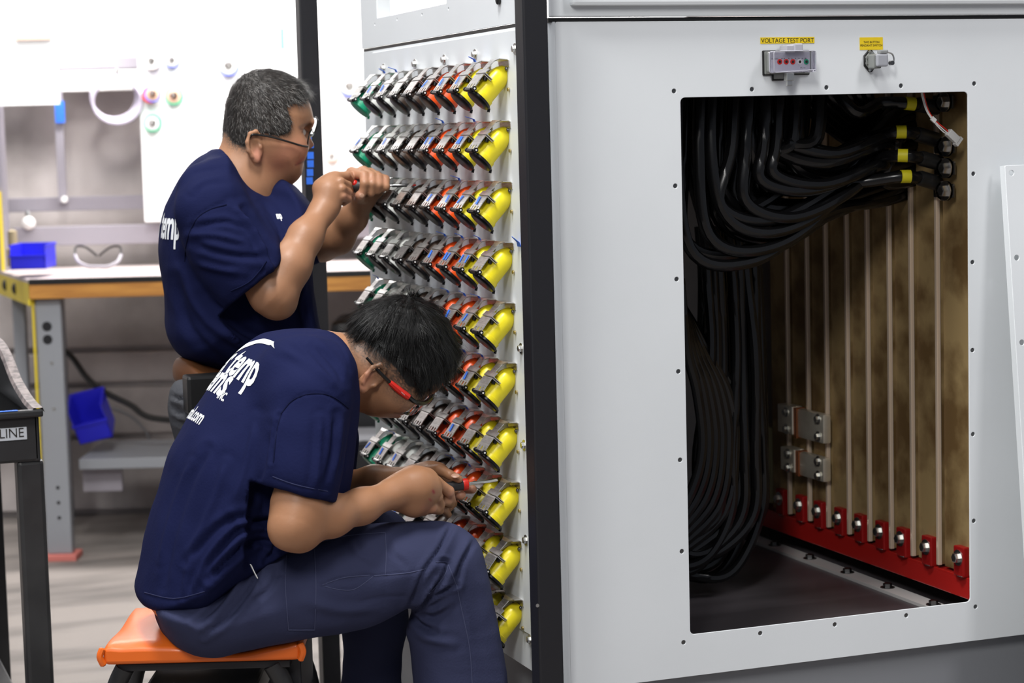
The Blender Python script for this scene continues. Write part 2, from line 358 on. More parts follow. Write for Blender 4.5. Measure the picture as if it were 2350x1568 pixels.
# splice clamps
for k, (a, b, lab) in enumerate((((1793,925),(1893,1020),'upper'), ((1800,1023),(1893,1108),'lower'))):
    pa = atX(a[0],a[1],XB-.03); pb = atX(b[0],b[1],XB-.03)
    t = thing('splice_clamp', f'{lab} tinned splice clamp with four bolts across the brass bars', 'clamp', (XB-.03,(pa[1]+pb[1])/2,pb[2]), 0, 'splice clamps')
    ym = pb[1]+(pa[1]-pb[1])*.62
    o = obj('plate', MB().box((XB-.040,ym+.006,pb[2]+.004),(XB-.014,pa[1],pa[2]),.003), 'silver', smooth=False); adopt(t,o)
    o = obj('plate', MB().box((XB-.034,pb[1],pb[2]),(XB-.014,ym-.004,pa[2]-.003),.006), 'silver', smooth=True); adopt(t,o)
    o = obj('copper_shim', MB().box((XB-.036,ym-.006,pb[2]-.002),(XB-.014,ym+.007,pa[2]-.002),.001), mat('copper_shim',(.35,.12,.05),.4,.7), smooth=False); adopt(t,o)
    for yy in (ym+.032, pb[1]+.02):
        for zz in (.22,.78):
            o = obj('bolt', bolt((XB-.04 if yy > ym else XB-.034,yy,pb[2]+(pa[2]-pb[2])*zz),(-1,0,0),.007,.006), 'zinc', smooth=False); adopt(t,o)
o = obj('insulator_sheet', MB().box((XB-.006,.86,.52),(XB+.002,.97,.69),.002), mat('yellowed_insulator',(.42,.38,.2),.5), smooth=False); tag(o,'yellowish insulating sheet behind the cable loop at the far bars','sheet')
# ---------------- cables
LG = []
lug_rows = [(2172,235),(2172,330),(2178,385),(2178,440)]
lugy = [(2150,268),(2142,330),(2150,385),(2148,432)]
for i, ((lx,ly),(cx,cy)) in enumerate(zip([(2174,234),(2178,336),(2178,386),(2176,438)], [(2152,262),(2146,318),(2152,368),(2150,418)])):
    pl = atX(lx, ly, XB-.02)
    t = thing('cable_lug', ['topmost','second','third','lowest'][i]+' bolted cable lug with a clear cap at the right edge of the opening', 'cable lug', pl, 0, 'cable lugs on the nearest bar')
    o = obj('palm', MB().box((XB-.022,pl[1]-.018,pl[2]-.013),(XB-.015,pl[1]+.05,pl[2]+.013),.003), 'dsteel', smooth=False); adopt(t,o)
    o = obj('bolt', bolt((XB-.024,pl[1],pl[2]),(-1,0,0),.010,.009), 'zinc', smooth=False); adopt(t,o)
    o = obj('clear_cap', MB()._l(np.array([XB-.022,pl[1],pl[2]]), np.array([-1.,0,0]), [(0,.019),(.012,.018),(.018,.012),(.020,.002)], 18), 'clear'); adopt(t,o)
lugs_end = [(2140,245),(2138,318),(2146,372),(2142,418)]
bands = [(2088,238),(2068,303),(2072,357),(2078,405)]
def cable(pts, r, label, group=None, band=None):
    P = spline(pts, 7); mb = MB().tube(P, r, 9)
    o = obj('power_cable', mb, 'cable'); tag(o, label, 'cable', group)
    return o, P
def cp(px, py, x): return atX(px, py, x)
lab_ord = ['topmost','second from top','third from top','lowest']
CR = .0112
for i in range(4):
    ex, ey_ = lugs_end[i]; bx, by = bands[i]
    starts = [(1880,150),(1655,140),(1720,150),(1765,140)][i]
    mids = [[(1960,255),(2020,236)], [(1625,330),(1700,480),(1850,395),(1975,325)], [(1715,300),(1760,420),(1880,430),(1985,372)], [(1775,280),(1830,385),(1950,418)]][i]
    y0 = atX(ex, ey_, XB-.03)[1]
    pts = [atY(starts[0],starts[1],.20)] + [atY(m[0],m[1],.14+.02*k) for k,m in enumerate(mids)] + [atY(bx,by,y0-.015), atY(ex,ey_,y0)]
    o, P = cable(pts, CR, f'black cable with a yellow tape band, {lab_ord[i]} of the four at the lugs', 'banded cables at the lugs')
    b0 = atY(bx,by,y0-.015)
    k = min(range(1,len(P)-1), key=lambda j: np.linalg.norm(P[j]-b0)); d = (P[k+1]-P[k-1]); d /= np.linalg.norm(d)
    t = obj('tape_band', MB().tube([b0-d*.009, b0+d*.009], CR+.0012, 14), 'ytape'); t.parent = o
    k = len(P)-1; d = (P[k]-P[k-2]); d /= np.linalg.norm(d)
    t = obj('heat_shrink', MB().tube([P[-1]-d*.045, P[-1]-d*.04, P[-1]+d*.012], [CR+.001, CR+.003, CR+.003], 14), 'rubber'); t.parent = o
rnd = random.Random(3)
# swept bundle behind: many cables from the top, curving right to the back lugs
for i in range(26):
    f = (i+.5)/26; lay = i % 3
    sx = 1560+f*330+rnd.uniform(-10,10); yb = .13+.045*lay
    low = 350+(1-f)*255+rnd.uniform(-16,12)
    xm = 1600+f*240+rnd.uniform(-28,28)
    e = (2120+rnd.uniform(-15,25), 235+((i*7)%10)/10*205)
    pts = [atY(sx,120,yb+.02), atY(sx-8,260+low*.15,yb), atY(xm-15,low-30,yb), atY(xm+95,low+ (8 if f<.5 else -5),yb+.01), atY(xm+230,low-65+f*20,yb+.04), atY(2030,e[1]+25+(low-400)*.12,yb+.08), atY(e[0],e[1]+8,yb+.14)]
    cable(pts, CR, 'plain black cable in the swept bundle at the top of the opening', 'cables of the swept bundle')
for i in range(8):                                                # upper right runs
    f = i/7
    pts = [atY(1800+f*180,130,.30), atY(1840+f*150,230-f*15,.28), atY(1960+f*60,330-f*70,.30), atY(2060,320-f*60,.33), atY(2140,330-f*70,.36)]
    cable(pts, CR, 'black cable slanting to the upper right behind the topmost yellow band', 'cables slanting to the upper right')
# hanging loop
for i in range(24):
    f = (i+.5)/24; lay = i % 4; y = .36+.04*lay; 
    xr = 1612+f*125+rnd.uniform(-12,10); xb = 1600+f*165+rnd.uniform(-9,5); bot = 1180+.5*rnd.random()*90+ (f*80) + (60 if i % 3 == 0 else 0); bot = min(bot, 1325)
    pts = [atY(xr-8,520,y), atY(xr,640,y), atY(xr+6+10*f+rnd.uniform(-10,8),820,y+rnd.uniform(-.01,.01)), atY(xb,1030,y), atY(xb-2,1170,y), atY(xb-40-20*f,bot-25,y), atY(xb-95-40*f,bot,y+.01), atY(1560-20*f-30*rnd.random(),bot-60,y+.02), atY(1515-20*f,1000,y+.03), atY(1530-20*f,640,y+.03)]
    cable(pts, CR*.95, 'black cable in the long loop hanging at the left of the opening', 'cables of the hanging loop')
for i in range(7):                                                # near strands crossing back inside the left edge
    f = i/6; y = .30+.012*i
    pts = [atY(1560-6*i,640,y), atY(1576+8*i,800,y), atY(1600+14*i,900,y), atY(1612+15*i,1020,y), atY(1590+14*i,1120+12*i,y), atY(1530,1230+12*i,y)]
    cable(pts, CR*.9, 'black cable bowing inward past the left edge of the opening, halfway down', 'cables bowing past the left edge')
# loose plug
pg = thing('wire_plug', 'small white plug on red and white wires dangling at the top right of the opening', 'plug', atY(2187,314,.045))
c = atY(2187,314,.045); A = Matrix.Rotation(math.radians(40), 4, 'Y')
mb = MB().box((-.014,-.006,-.007),(.012,.006,.007),.0015)
for k in range(4): mb.box((.010,-.005+.003*k,-.009),(.017,-.0035+.003*k,.009))
mb.xf(Matrix.Translation(Vector(c)) @ A); o = obj('housing', mb, 'wht', smooth=False); adopt(pg, o)
for nm, mm, off in (('wire','wht',0),('wire','redp',.0025),('wire','wht',-.0025)):
    o = obj(nm, MB().tube(spline([atY(2112,190,.05)+np.array([off,0,0]), atY(2125,245,.05)+np.array([off,0,0]), atY(2142,275,.048)+np.array([off,0,0]), atY(2168,300,.046)+np.array([off,0,off]), c-np.array([.008,0,-.006])],5), .0011, 6), mm); adopt(pg, o)
p = atY(2142,275,.046); o = obj('wire_tag', MB().box((-.005,-.002,-.004),(.005,.002,.004)).xf(Matrix.Translation(Vector(p))@A), 'wht', smooth=False); adopt(pg, o)
# ---------------- labels and ports on the front
def front_label(name, a, b, label):
    pa, pb = atY(*a,-.0006), atY(*b,-.0006)
    t = thing(name, label, 'label', ((pa[0]+pb[0])/2,-.0004,pb[2]))
    o = obj('backing', MB().box((pa[0],-.0009,pb[2]),(pb[0],0,pa[2])), 'label', smooth=False); adopt(t, o); return t, pa, pb
def put_text(parent, name, txt, x0, z0, x1, h, y, mm, bold=0, M_=None):
    me = textmesh(txt, 1.0, bold=0); xs = [v.co.x for v in me.vertices]; ys = [v.co.y for v in me.vertices]
    wdt = max(xs)-min(xs); hh = .7
    for v in me.vertices: v.co = Vector(((v.co.x-min(xs))/wdt*(x1-x0), v.co.y/hh*h, v.co.z*.4))
    me.transform(M_ if M_ else frameM((x0,y,z0),(1,0,0),(0,0,1))); me.materials.clear(); me.materials.append(MT[mm]); me.name = name
    o = link(name, me); 
    if parent: adopt(parent, o)
    return o
t, pa, pb = front_label('label_strip', (1745,86), (1869,99), 'long yellow label reading VOLTAGE TEST PORT above the clear box')
W = pb[0]-pa[0]; H = pa[2]-pb[2]
put_text(t, 'lettering', 'VOLTAGE TEST PORT', pa[0]+.0012, pb[2]+H*.14, pb[0]-.0015, H*.72, -.0011, 'ink')
t, pa, pb = front_label('label_plate', (1973,86), (2026,114), 'square yellow label reading TWO BUTTON PENDANT SWITCH above the grey connector')
W = pb[0]-pa[0]; H = pa[2]-pb[2]
put_text(t, 'lettering', 'TWO BUTTON', pa[0]+W*.16, pb[2]+H*.53, pb[0]-W*.16, H*.17, -.0011, 'ink')
put_text(t, 'lettering', 'PENDANT SWITCH', pa[0]+W*.02, pb[2]+H*.27, pb[0]-W*.03, H*.17, -.0011, 'ink')
# voltage test port
a, b = atY(1748,116,0), atY(1866,172,0)
vp = thing('voltage_test_port', 'clear hinged test socket box with five small jacks below the long yellow label', 'socket box', ((a[0]+b[0])/2,0,b[2]))
def AO(nm, mb, m, root, sm=True): o = obj(nm, mb, m, smooth=sm); adopt(root, o); return o
gx0, gz1 = a[0], a[2]; gx1, gz0 = atY(1856,170,0)[0], b[2]
AO('gasket', MB().box((gx0,-.004,gz0),(gx1,0,gz1),.0018).box((gx0+.018,-.004,gz0-.009),(gx0+.040,0,gz0+.002),.001), 'rubber', vp, False)
AO('flange', MB().box((gx0+.0025,-.0065,gz0+.002),(gx1-.002,-.003,gz1-.002),.0015).box((gx0+.020,-.0065,gz0-.006),(gx0+.038,-.003,gz0+.003),.001), 'mgrey', vp, False)
bx0, bx1 = atY(1774,140,-.03)[0], atY(1864,140,-.03)[0]
AO('body', MB().box((bx0-.001,-.019,gz0+.005),(bx1,-.005,gz1-.004),.003), 'mgrey', vp, False)
AO('face_plate', MB().box((bx0+.001,-.0202,gz0+.006),(bx1-.001,-.0189,gz1-.005),.0003), mat('pale_label',(.50,.50,.56),.4), vp, False)
cover = AO('clear_cover', MB().box((bx0-.003,-.040,gz0+.004),(bx1+.002,-.0215,gz1-.003),.004), 'clear', vp, False)
cr_ = [(bx0-.003,gz0+.004),(bx1+.002,gz0+.004),(bx1+.002,gz1-.003),(bx0-.003,gz1-.003)]
for yy, rr_ in ((-.0225,.0011),(-.0395,.0008)): AO('edge_highlight', MB().tube([(x,yy,z) for x,z in rrect(cr_[0][0],cr_[0][1],cr_[2][0],cr_[2][1],.004)]+[(cr_[1][0],yy,cr_[1][1]+.004)], rr_, 6), 'hinge_glint', vp)  # pale tubes drawn in as highlight lines along the clear cover's edges
for k, (px, mm) in enumerate(((1787,'redp'),(1802,'redp'),(1817,'redp'),(1833,'wht'),(1848,'green'))):
    p = atY(px,142,-.020); j = AO('jack', MB()._l(np.array([p[0],-.020,p[2]]), np.array([0,-1.,0]), [(0,.0048),(.0008,.0048),(.0010,.0028)], 16), mm, vp)
    o = obj('jack_hole', MB()._l(np.array([p[0],-.021,p[2]]), np.array([0,-1.,0]), [(0,.0024),(.0006,.0024)], 12), 'ink'); o.parent = j; 
for px, txt in ((1790,'A'),(1806,'B'),(1815,'C')): pass
zc = (gz0+gz1)/2
put_text(vp, 'lettering', 'G  N  L1 L2 L3', bx0+.006, gz1-.016, bx1-.008, .0016, -.0204, 'ink')
put_text(vp, 'lettering', 'UL us', bx1-.020, gz0+.011, bx1-.010, .0022, -.0204, 'ink')
mx = atY(1820,108,-.02)[0]
AO('hinge', MB().box((mx-.018,-.030,gz1-.006),(mx-.002,-.004,gz1+.008),.002).box((mx-.004,-.034,gz1-.004),(mx+.012,-.006,gz1+.010),.002), 'hinge_glint', vp, False)
AO('hinge_pin', MB().tube([(mx-.017,-.02,gz1+.004),(mx+.014,-.02,gz1+.004)], .002, 8), 'zinc', vp)
lx = atY(1812,180,-.03)[0]
AO('latch', MB().box((lx-.008,-.036,gz0-.010),(lx+.006,-.024,gz0+.003),.001).box((lx-.006,-.033,gz0-.019),(lx+.004,-.027,gz0-.008),.001), 'zinc', vp, False)
for zz in (gz0+.006, gz1-.006): AO('screw', MB()._l(np.array([gx0+.0095,-.0065,zz]), np.array([0,-1.,0]), [(0,.0032),(.0012,.0030),(.0018,.0015)], 12), 'zinc', vp)
# pendant switch connector
a, b = atY(1981,115,0), atY(2010,165,0)
pc = thing('pendant_connector', 'small grey hooded connector on a black gasket below the square yellow label', 'connector', ((a[0]+b[0])/2,0,b[2]))
cxp, czp = (a[0]+b[0])/2, (a[2]+b[2])/2; hw, hh_ = (b[0]-a[0])/2, (a[2]-b[2])/2
hexo = lambda s: [(cxp+x*hw*s, czp+z*hh_*s) for x, z in ((-1,-.45),(-.25,-1),(.25,-1),(1,-.4),(1,.4),(.25,1),(-.25,1),(-1,.5))]
plate('gasket', [hexo(1.0)], .004, 'rubber', pc, XZ(-.002), .0008)
plate('flange', [hexo(.84)], .004, 'mgrey', pc, XZ(-.006), .0008)
AO('hood', MB().box((cxp-.008,-.028,czp-.014),(cxp+.008,-.006,czp+.011),.003), 'mgrey', pc, False)
AO('cap', MB().box((cxp-.004,-.034,czp-.011),(cxp+.018,-.018,czp+.011),.003), mat('mid_grey_plastic',(.33,.34,.37),.4), pc, False)
AO('latch', MB().box((cxp+.002,-.034,czp+.011),(cxp+.018,-.022,czp+.018),.002), mat('latch_grey',(.25,.26,.26),.4), pc, False)
AO('locking_lever', MB().tube(spline([(cxp+.018,-.03,czp+.014),(cxp+.028,-.03,czp+.010),(cxp+.031,-.03,czp),(cxp+.027,-.03,czp-.008)],5), .0015, 8), 'zinc', pc)
AO('pivot', MB()._l(np.array([cxp+.026,-.034,czp-.005]), np.array([0,1.,0]), [(0,.004),(.008,.004)], 14), 'dsteel', pc)
for dx, dz in ((-.010,.006),(-.010,-.004),(-.004,-.016),(-.004,.016)): AO('screw', MB()._l(np.array([cxp+dx,-.008,czp+dz]), np.array([0,-1.,0]), [(0,.0026),(.0014,.0024)], 10), 'zinc', pc)
# leaning access cover at right
lp = thing('access_cover', 'white perforated steel cover leaning at the right in front of the cabinet', 'panel', (1.05,-.28,.1))
pT = atY(2305,380,-.03); pB = atX(2350,1110,pT[0])
Lh = 1.30; ux = Vector(pT-pB).normalized(); ex = Vector((1,0,0)); org = Vector(pT)
hl = [circ(.013, -.014-.152*k, .0052, 12) for k in range(9)] + [circ(.013+.16*k, -.014, .0052, 12) for k in range(1,4)]
plate('sheet', [rrect(0,-Lh,.62,0,.003)]+hl, .003, 'white', lp, frameM(org, ex, ux), .0006)
o = obj('edge_fold', MB().box((-.0005,-Lh,-.014),(.0015,0,.0)).xf(frameM(org, ex, ux)), 'white', smooth=False); adopt(lp, o)
# ---------------- black posts
def post(d, x0, x1, tilt, label, ztop=2.5, zb=.0):
    pass
def mkpost(cx, cy, wx, wy, label):
    t = thing('steel_post', label, 'post', (cx,cy,0), 0, None)
    o = obj('tube', MB().box((cx-wx/2,cy-wy/2,0.006),(cx+wx/2,cy+wy/2,2.7),.003), 'black', smooth=False); adopt(t, o)
    o = obj('base_plate', MB().box((cx-.06,cy-.06,0),(cx+.06,cy+.06,.008),.002), 'black', smooth=False); adopt(t, o)
    return t
XP = -.068
pR = atY(1257,20,-.085); pL = atY(1200,20,-.085)
wpx = pR[0]-pL[0]; near = mkpost((pR[0]+pL[0])/2, -.085+.02, wpx, .040, 'black square steel post standing at the corner of the white cabinet')
p = atY(1233,1390,-.0855); AO('screw', MB()._l(p, np.array([0,-1.,0]), [(0,.003),(.0015,.003)], 10), 'zinc', near)
yf = atX(729,0,(pR[0]))[1]
farp = mkpost((pR[0]+pL[0])/2, yf+.02, wpx, .040, 'black square steel post behind the standing man, with blue tape squares')
for k, (px,py,hh2) in enumerate(((713,315,5),(712,335,5),(712,357,8),(712,376,8),(711,396,8),(710,415,8))):
    pp = atX(px, py, pL[0]-.0004); p = atY(px, py, yf-.0005)
    s_ = pxs(p); 
    x0 = max(p[0]-7*s_, pL[0]+.0005)
    o = obj('tape_strip', MB().box((x0,yf-.0012,p[2]-hh2*s_),(x0+15*s_*(.6 if k == 0 else 1),yf-.0002,p[2]+hh2*s_)), 'btape', smooth=False); adopt(farp, o)
o = obj('base_rail', MB().box((pL[0],-.045,.0),(pR[0],yf,.06),.003), 'black', smooth=False); tag(o, 'black floor rail running between the two black posts', 'rail')
#@@CONNECTORS
# ================================================================== connectors
PL = .0555
def conn_parts():
    yc = 0.0; wN = .026
    d = {}
    prof = [(-.0005,-.013),(-.0012,-.002),(-.004,.0),(-.018,.001),(-.0235,-.0025),(-.0365,-.0155),(-.0368,-.0160),(-.0445,-.0225)]
    ws = [(-.026,.026),(-.026,.026),(-.026,.026),(-.026,.022),(-.013,.013),(-.012,.012),(-.025,.025),(-.025,.025)]
    mb = MB().sheet(prof, ws, .0014); mb.sheet([(-.0445,-.0225),(-.0315,-.0345)], [(-.025,.025)]*2, .0013)
    d['guard_arm'] = (mb, 'steel', False)
    mb = MB().sheet([(-.0460,-.0245),(-.0335,-.0362)], [(-.022,.022)]*2, .0013)
    mb.sheet([(-.0460,-.0245),(-.0480,-.0265),(-.0590,-.0405)], [(-.022,.022)]*3, .0013)
    for y in (-.019,-.006,.008,.019): mb.sheet([(-.0590,-.0405),(-.0640,-.0470)], [(y-.0035,y+.0035)]*2, .0013)
    mb.tube([(-.0650,-.021,-.0485),(-.0650,.021,-.0485)], .0024, 8)
    d['guard_flap'] = (mb, 'steel', False)
    mb = MB()
    for y in (-.0225,.0225): mb._l(np.array([-.0650,y-.0025,-.0490]), np.array([0,1.,0]), [(0,.0040),(.005,.0040)], 12)
    mb.tube([(-.0668,-.014,-.0505),(-.0668,.014,-.0505)], .0034, 8)
    d['hinge_knuckles'] = (mb, 'flap', True)
    d['hinge_pin'] = (MB().tube([(-.0650,-.0256,-.0490),(-.0650,.0256,-.0490)], .0017, 8), 'wht', True)
    # body tube: from panel to mouth
    ax = np.array([-.7071,0,-.7071]); m0 = np.array([-.0475,0,-.0660]); L = .060
    st = m0-ax*L
    mb = MB().tube([st+ax*t for t in (-.010,-.002,.006,.014,.028,.045,.052,.0525,.060)], [.010,.0150,.0180,.0192,.0196,.0202,.0206,.0222,.0222], 24)
    c2 = m0-ax*.030+np.array([-.006,0,.012])
    d['body'] = (mb, None, True)
    mb = MB().tube([m0+ax*t for t in (0,.001,.0045,.0062,.0070)], [.0235,.0245,.0245,.0225,.012], 26)
    bt = m0+np.array([.0170,0,-.0175]); mb.tube([bt, bt+ax*.005+np.array([.002,0,-.003])], .0026, 8)
    d['flap_cover'] = (mb, 'flap', True)
    mb = MB()
    for q, y in enumerate((-.018,.018)): d['screw%d' % q] = (MB().ell((-.0035,y,-.016),(.003,.0035,.0035),8,6), 'dsteel', True)
    for q, y in enumerate((-.014,.012)): d['latch_bolt%d' % q] = (MB().tube([(-.0405,y,-.0285),(-.0425,y,-.0355)], .0036, 8), 'flap', True)
    d['jam_screw'] = (MB()._l(np.array([-.001,-.023,-.052]), np.array([-1.,0,0]), [(0,.0034),(.0028,.0034),(.0034,.002)], 10), mat('brass_screw',(.5,.4,.2),.35,1), True)
    return d
CP = conn_parts(); CM = {}
for k, (mb, m, sm) in CP.items():
    if m is not None: CM[k] = mb.mesh(k, MT[m] if isinstance(m, str) else m, sm)
for c in ('yellow','orange','brown','grey','green'): 
    CM['body_'+c] = CP['body'][0].mesh('body', MT[c], True)
CM['flap_green'] = CP['flap_cover'][0].mesh('flap_cover', MT['green'], True)
def tape_mesh(v):
    r = random.Random(v); w_ = r.uniform(.005,.008); y0 = r.uniform(-.014,.008); a = r.uniform(.2,.9)
    mb = MB()
    x1,z1 = -.0483,-.0258; x2,z2 = -.0580,-.0382
    sh = r.uniform(-.008,.008)
    mb.sheet([(x1-.0009,z1+.0009),(x2-.0009,z2+.0009)], [(y0,y0+w_),(y0+sh,y0+w_+sh)], .0005)
    return mb.mesh('tape_strip', MT['btape'], False)
TP = [tape_mesh(v) for v in range(6)]
def flag_mesh(v):
    r = random.Random(v+50); y0 = r.uniform(-.012,.004)
    return MB().sheet([(-.022,.0005),(-.024,.005),(-.034+r.uniform(-.006,.006),.010)], [(y0,y0+.013),(y0+.001,y0+.012),(y0+.004,y0+.009)], .0005).mesh('tape_flag', MT['btape'], False)
FM = [flag_mesh(v) for v in range(3)]
ordn = ['top','second','third','fourth','fifth','sixth','seventh','eighth','ninth','bottom']
cols = [('green',''),('grey','left'),('grey','right'),('brown','left'),('brown','right'),('orange','left'),('orange','right'),('yellow','left'),('yellow','right')]
taped = {(0,1):1,(0,2):1,(0,5):1,(0,6):1,(0,7):1,(1,0):1,(1,2):1,(1,5):2,(1,7):2,(2,1):2,(2,5):1,(2,6):1,(2,7):1,(2,8):1,(3,5):1,(3,6):2,(3,7):2,(4,5):2,(4,6):1,(4,7):1,(5,6):1,(5,7):1,(6,6):1,(7,0):1,(7,1):1,(7,2):1,(8,2):1}
flags = {(0,7),(0,1),(0,2),(1,5),(1,7),(2,1),(2,6),(3,5),(3,6),(3,7),(4,0),(4,5),(4,6),(4,7),(5,6),(5,7),(6,6),(7,5),(7,6),(7,1)}
ZR0, DZ, YC0, DY = 1.4803, .1058, .1791+.026, .0925
for r_ in range(10):
    for c_ in range(9):
        if (r_ == 9 and c_ < 7) or (r_ == 8 and c_ < 1): continue
        col, side = cols[c_]
        rowt = f'{ordn[r_]} row' if r_ in (0,9) else f'{ordn[r_]} row from the top'
        lab = f'{col} power connector with steel guard, {rowt}' + (f', {side} of the {col} pair' if side else ', farthest left')
        t = thing('power_connector', lab, 'connector', (-.0035, YC0+DY*(8-c_), ZR0-DZ*r_), 0, 'power connectors on the side panel')
        for k in CM:
            if k.startswith('body_'):
                if k != 'body_'+col: continue
                nm = 'body'
            elif k == 'flap_green':
                if col != 'green': continue
                nm = 'flap_cover'
            elif k == 'flap_cover' and col == 'green': continue
            else: nm = k.rstrip('01')
            link(nm, CM[k], t)
        for q in range(taped.get((r_,c_),0)):
            o = link('tape_strip', TP[(r_*5+c_+q*3)%6], t); o.location = (0, .012*q-.006*taped[(r_,c_)]+.006, 0)
        if (r_,c_) in flags: link('tape_flag', FM[(r_+c_)%3], t)
#@@BACKGROUND
# ================================================================== background bench area
def bobj(nm, mb, m, root, sm=False): o = obj(nm, mb, m, smooth=sm); adopt(root, o); return o
DF, DB = 6.74, 7.45
wb = thing('workbench', 'long grey metal workbench with an orange wooden edge behind the men', 'workbench', world_bg(-1.0, DF+.3, 0))
uL = U(66, DF, 660); zt = Z(66, 642, DF)
uR = 1.2
bobj('top', bgbox(MB(), uL+.005, uR, DF+.006, DB, zt-.012, zt, .003), 'lam', wb)
def wedge(nm, pts, z0, z1, m):
    P = [world_bg(u, d, z) for z in (z0, z1) for u, d in pts]; n = len(pts)
    return bobj(nm, MB().add(P, [tuple(range(n)), tuple(range(n,2*n))]+[(i,(i+1)%n,n+(i+1)%n,n+i) for i in range(n)]), m, wb)
uB = U(-14, 7.42, 612)
wedge('corner_top', [(uL,DF),(uB,7.42),(uL+.02,7.44)], zt-.012, zt-.0005, 'lam')
wedge('corner_edge', [(uL,DF),(uB,7.42),(uL+.02,7.44)], zt-.085, zt-.0125, 'yedge')
for k in (.38,.66): pz = world_bg(uL+(uB-uL)*k, DF+(7.42-DF)*k, zt-.045); bobj('edge_slot', MB().ell(pz,(.012,.012,.020),8,6), 'dark', wb)
bobj('leg', bgbox(MB(), U(22,7.2), U(50,7.2), 7.2, 7.24, .05, zt-.086, .004), 'bgrey', wb)
bobj('rubber_edge', bgbox(MB(), uL, uR, DF-.002, DF+.007, zt-.018, zt+.001, .002), 'rubber', wb)
bobj('wood_edge', bgbox(MB(), uL, uR, DF, DB-.02, zt-.064, zt-.0125, .003), 'wood', wb)
zf = zt-.066
lx0, lx1 = U(68, DF), U(128, DF)
mb = bgbox(MB(), uL-.0, uL+.006, DF+.0, DB, .10, zf, .001)
bobj('side_trim', bgbox(MB(), uL-.004, uL+.004, DF-.004, DB-.02, zf-.02, zf, .002), 'yedge', wb)
for u0 in (lx0+.004, 1.0):
    lg = bobj('leg', bgbox(MB(), u0, u0+.082, DF+.03, DF+.075, .02, zf, .004), 'bgrey', wb)
    for py in (752, 782): 
        z_ = Z(92, py, DF); o = obj('hole', MB()._l(np.array(world_bg(u0+.035, DF+.0305, z_)), -F0, [(0,.016),(.0012,.016)], 16), 'dark'); o.parent = lg; o.matrix_parent_inverse = lg.matrix_parent_inverse.copy() if False else o.matrix_parent_inverse
    for z_ in (.24,.19,.14,.50,.65): o = obj('slot', MB()._l(np.array(world_bg(u0+.045, DF+.0305, z_)), -F0, [(0,.006),(.0015,.006)], 10), 'dark' if z_ < .3 else 'zinc'); o.parent = lg
    bobj('leg_trim', bgbox(MB(), u0-.010, u0-.002, DF+.02, DF+.03, .30, zf, .001), 'yedge', wb)
    bobj('leg', bgbox(MB(), u0-.10, u0-.04, DB-.08, DB-.04, .02, zf, .004), 'bgrey', wb)
    bobj('foot_pad', bgbox(MB(), u0-.01, u0+.10, DF+.0, DF+.11, 0, .02, .003), 'pink', wb)
zs = Z(250, 1050, 6.95)
bobj('lower_shelf', bgbox(MB(), lx0+.09, 1.05, 6.92, 7.35, zs-.035, zs, .003), 'bgrey', wb)
bobj('shelf_bracket', bgbox(MB(), lx0+.088, lx0+.22, 6.98, 7.0, zs-.12, zs-.036, .002), 'lilac', wb)
bobj('back_riser', bgbox(MB(), U(38,7.4), 1.0, 7.36, 7.40, Z(200,562,7.38), Z(200,518,7.38), .003), 'lilac', wb)
bobj('cross_rail', bgbox(MB(), U(25,7.42), U(400,7.42), 7.40, 7.44, Z(150,484,7.42), Z(150,452,7.42), .003), 'lilac', wb)
bobj('upright', bgbox(MB(), U(-6,7.3), U(20,7.3), 7.28, 7.34, zt, 2.3, .003), 'lilac', wb)
bobj('upright_trim', bgbox(MB(), U(3,7.27), U(9,7.27), 7.265, 7.28, zt, Z(5,440,7.27), .001), 'yedge', wb)
st = bobj('hanging_strap', bgbox(MB(), U(130,7.38,350), U(149,7.38,350), 7.37, 7.385, Z(140,466,7.38), Z(140,200,7.38), .002), 'lilac', wb)
bobj('strap_screw', MB()._l(atD(148,458,7.37), -F0, [(0,.012),(.006,.010)], 12), 'wht', wb)
bobj('tape_strip', bgbox(MB(), U(126,7.36,250), U(147,7.36,250), 7.36, 7.369, Z(137,282,7.36), Z(137,232,7.36)), 'btape', wb)
bobj('cross_rail', bgbox(MB(), U(150,7.42), U(340,7.42), 7.40, 7.44, Z(150,162,7.42), Z(150,134,7.42), .003), 'lilac', wb)
bobj('cross_rail', bgbox(MB(), U(150,7.41), U(340,7.41), 7.40, 7.44, Z(150,211,7.42), Z(150,164,7.42), .003), 'wht', wb)
o = obj('white_board', bgbox(MB(), U(336,7.3), U(336,7.3)+1.9, 7.30, 7.325, Z(336,510,7.3), 2.6, .003), 'board', smooth=False); tag(o, 'tall white board with hanging tape rolls behind the standing man', 'board')
o2 = obj('green_mark', bgbox(MB(), U(661,7.295), U(672,7.295), 7.2985, 7.2995, Z(664,112,7.3), Z(664,64,7.3)), mat('green_marker',(.12,.7,.3),.6), smooth=False); o2.parent = o
o = obj('backing_board', bgbox(MB(), U(-60,7.35), U(334,7.35), 7.44, 7.46, Z(100,160,7.35), 2.6, .003), 'board', smooth=False); tag(o, 'white backing board at the top left above the rail', 'board')
o = obj('poster', bgbox(MB(), U(2,7.2), U(154,7.2), 7.20, 7.203, Z(80,241,7.2), Z(80,-60,7.2)), 'paper', smooth=False); tag(o, 'blank white sheet hanging at the top left corner', 'sheet')
o2 = obj('tape_strip', bgbox(MB(), U(-2,7.19), U(8,7.19), 7.195, 7.199, Z(5,241,7.2), Z(5,60,7.2)), mat('pale_blue_tape',(.15,.5,.8),.6), smooth=False); o2.parent = o
o2 = obj('beige_card', bgbox(MB(), U(60,7.19), U(143,7.19), 7.193, 7.198, Z(100,92,7.2), Z(100,52,7.2)), mat('beige_card',(.55,.40,.33),.6), smooth=False); o2.parent = o
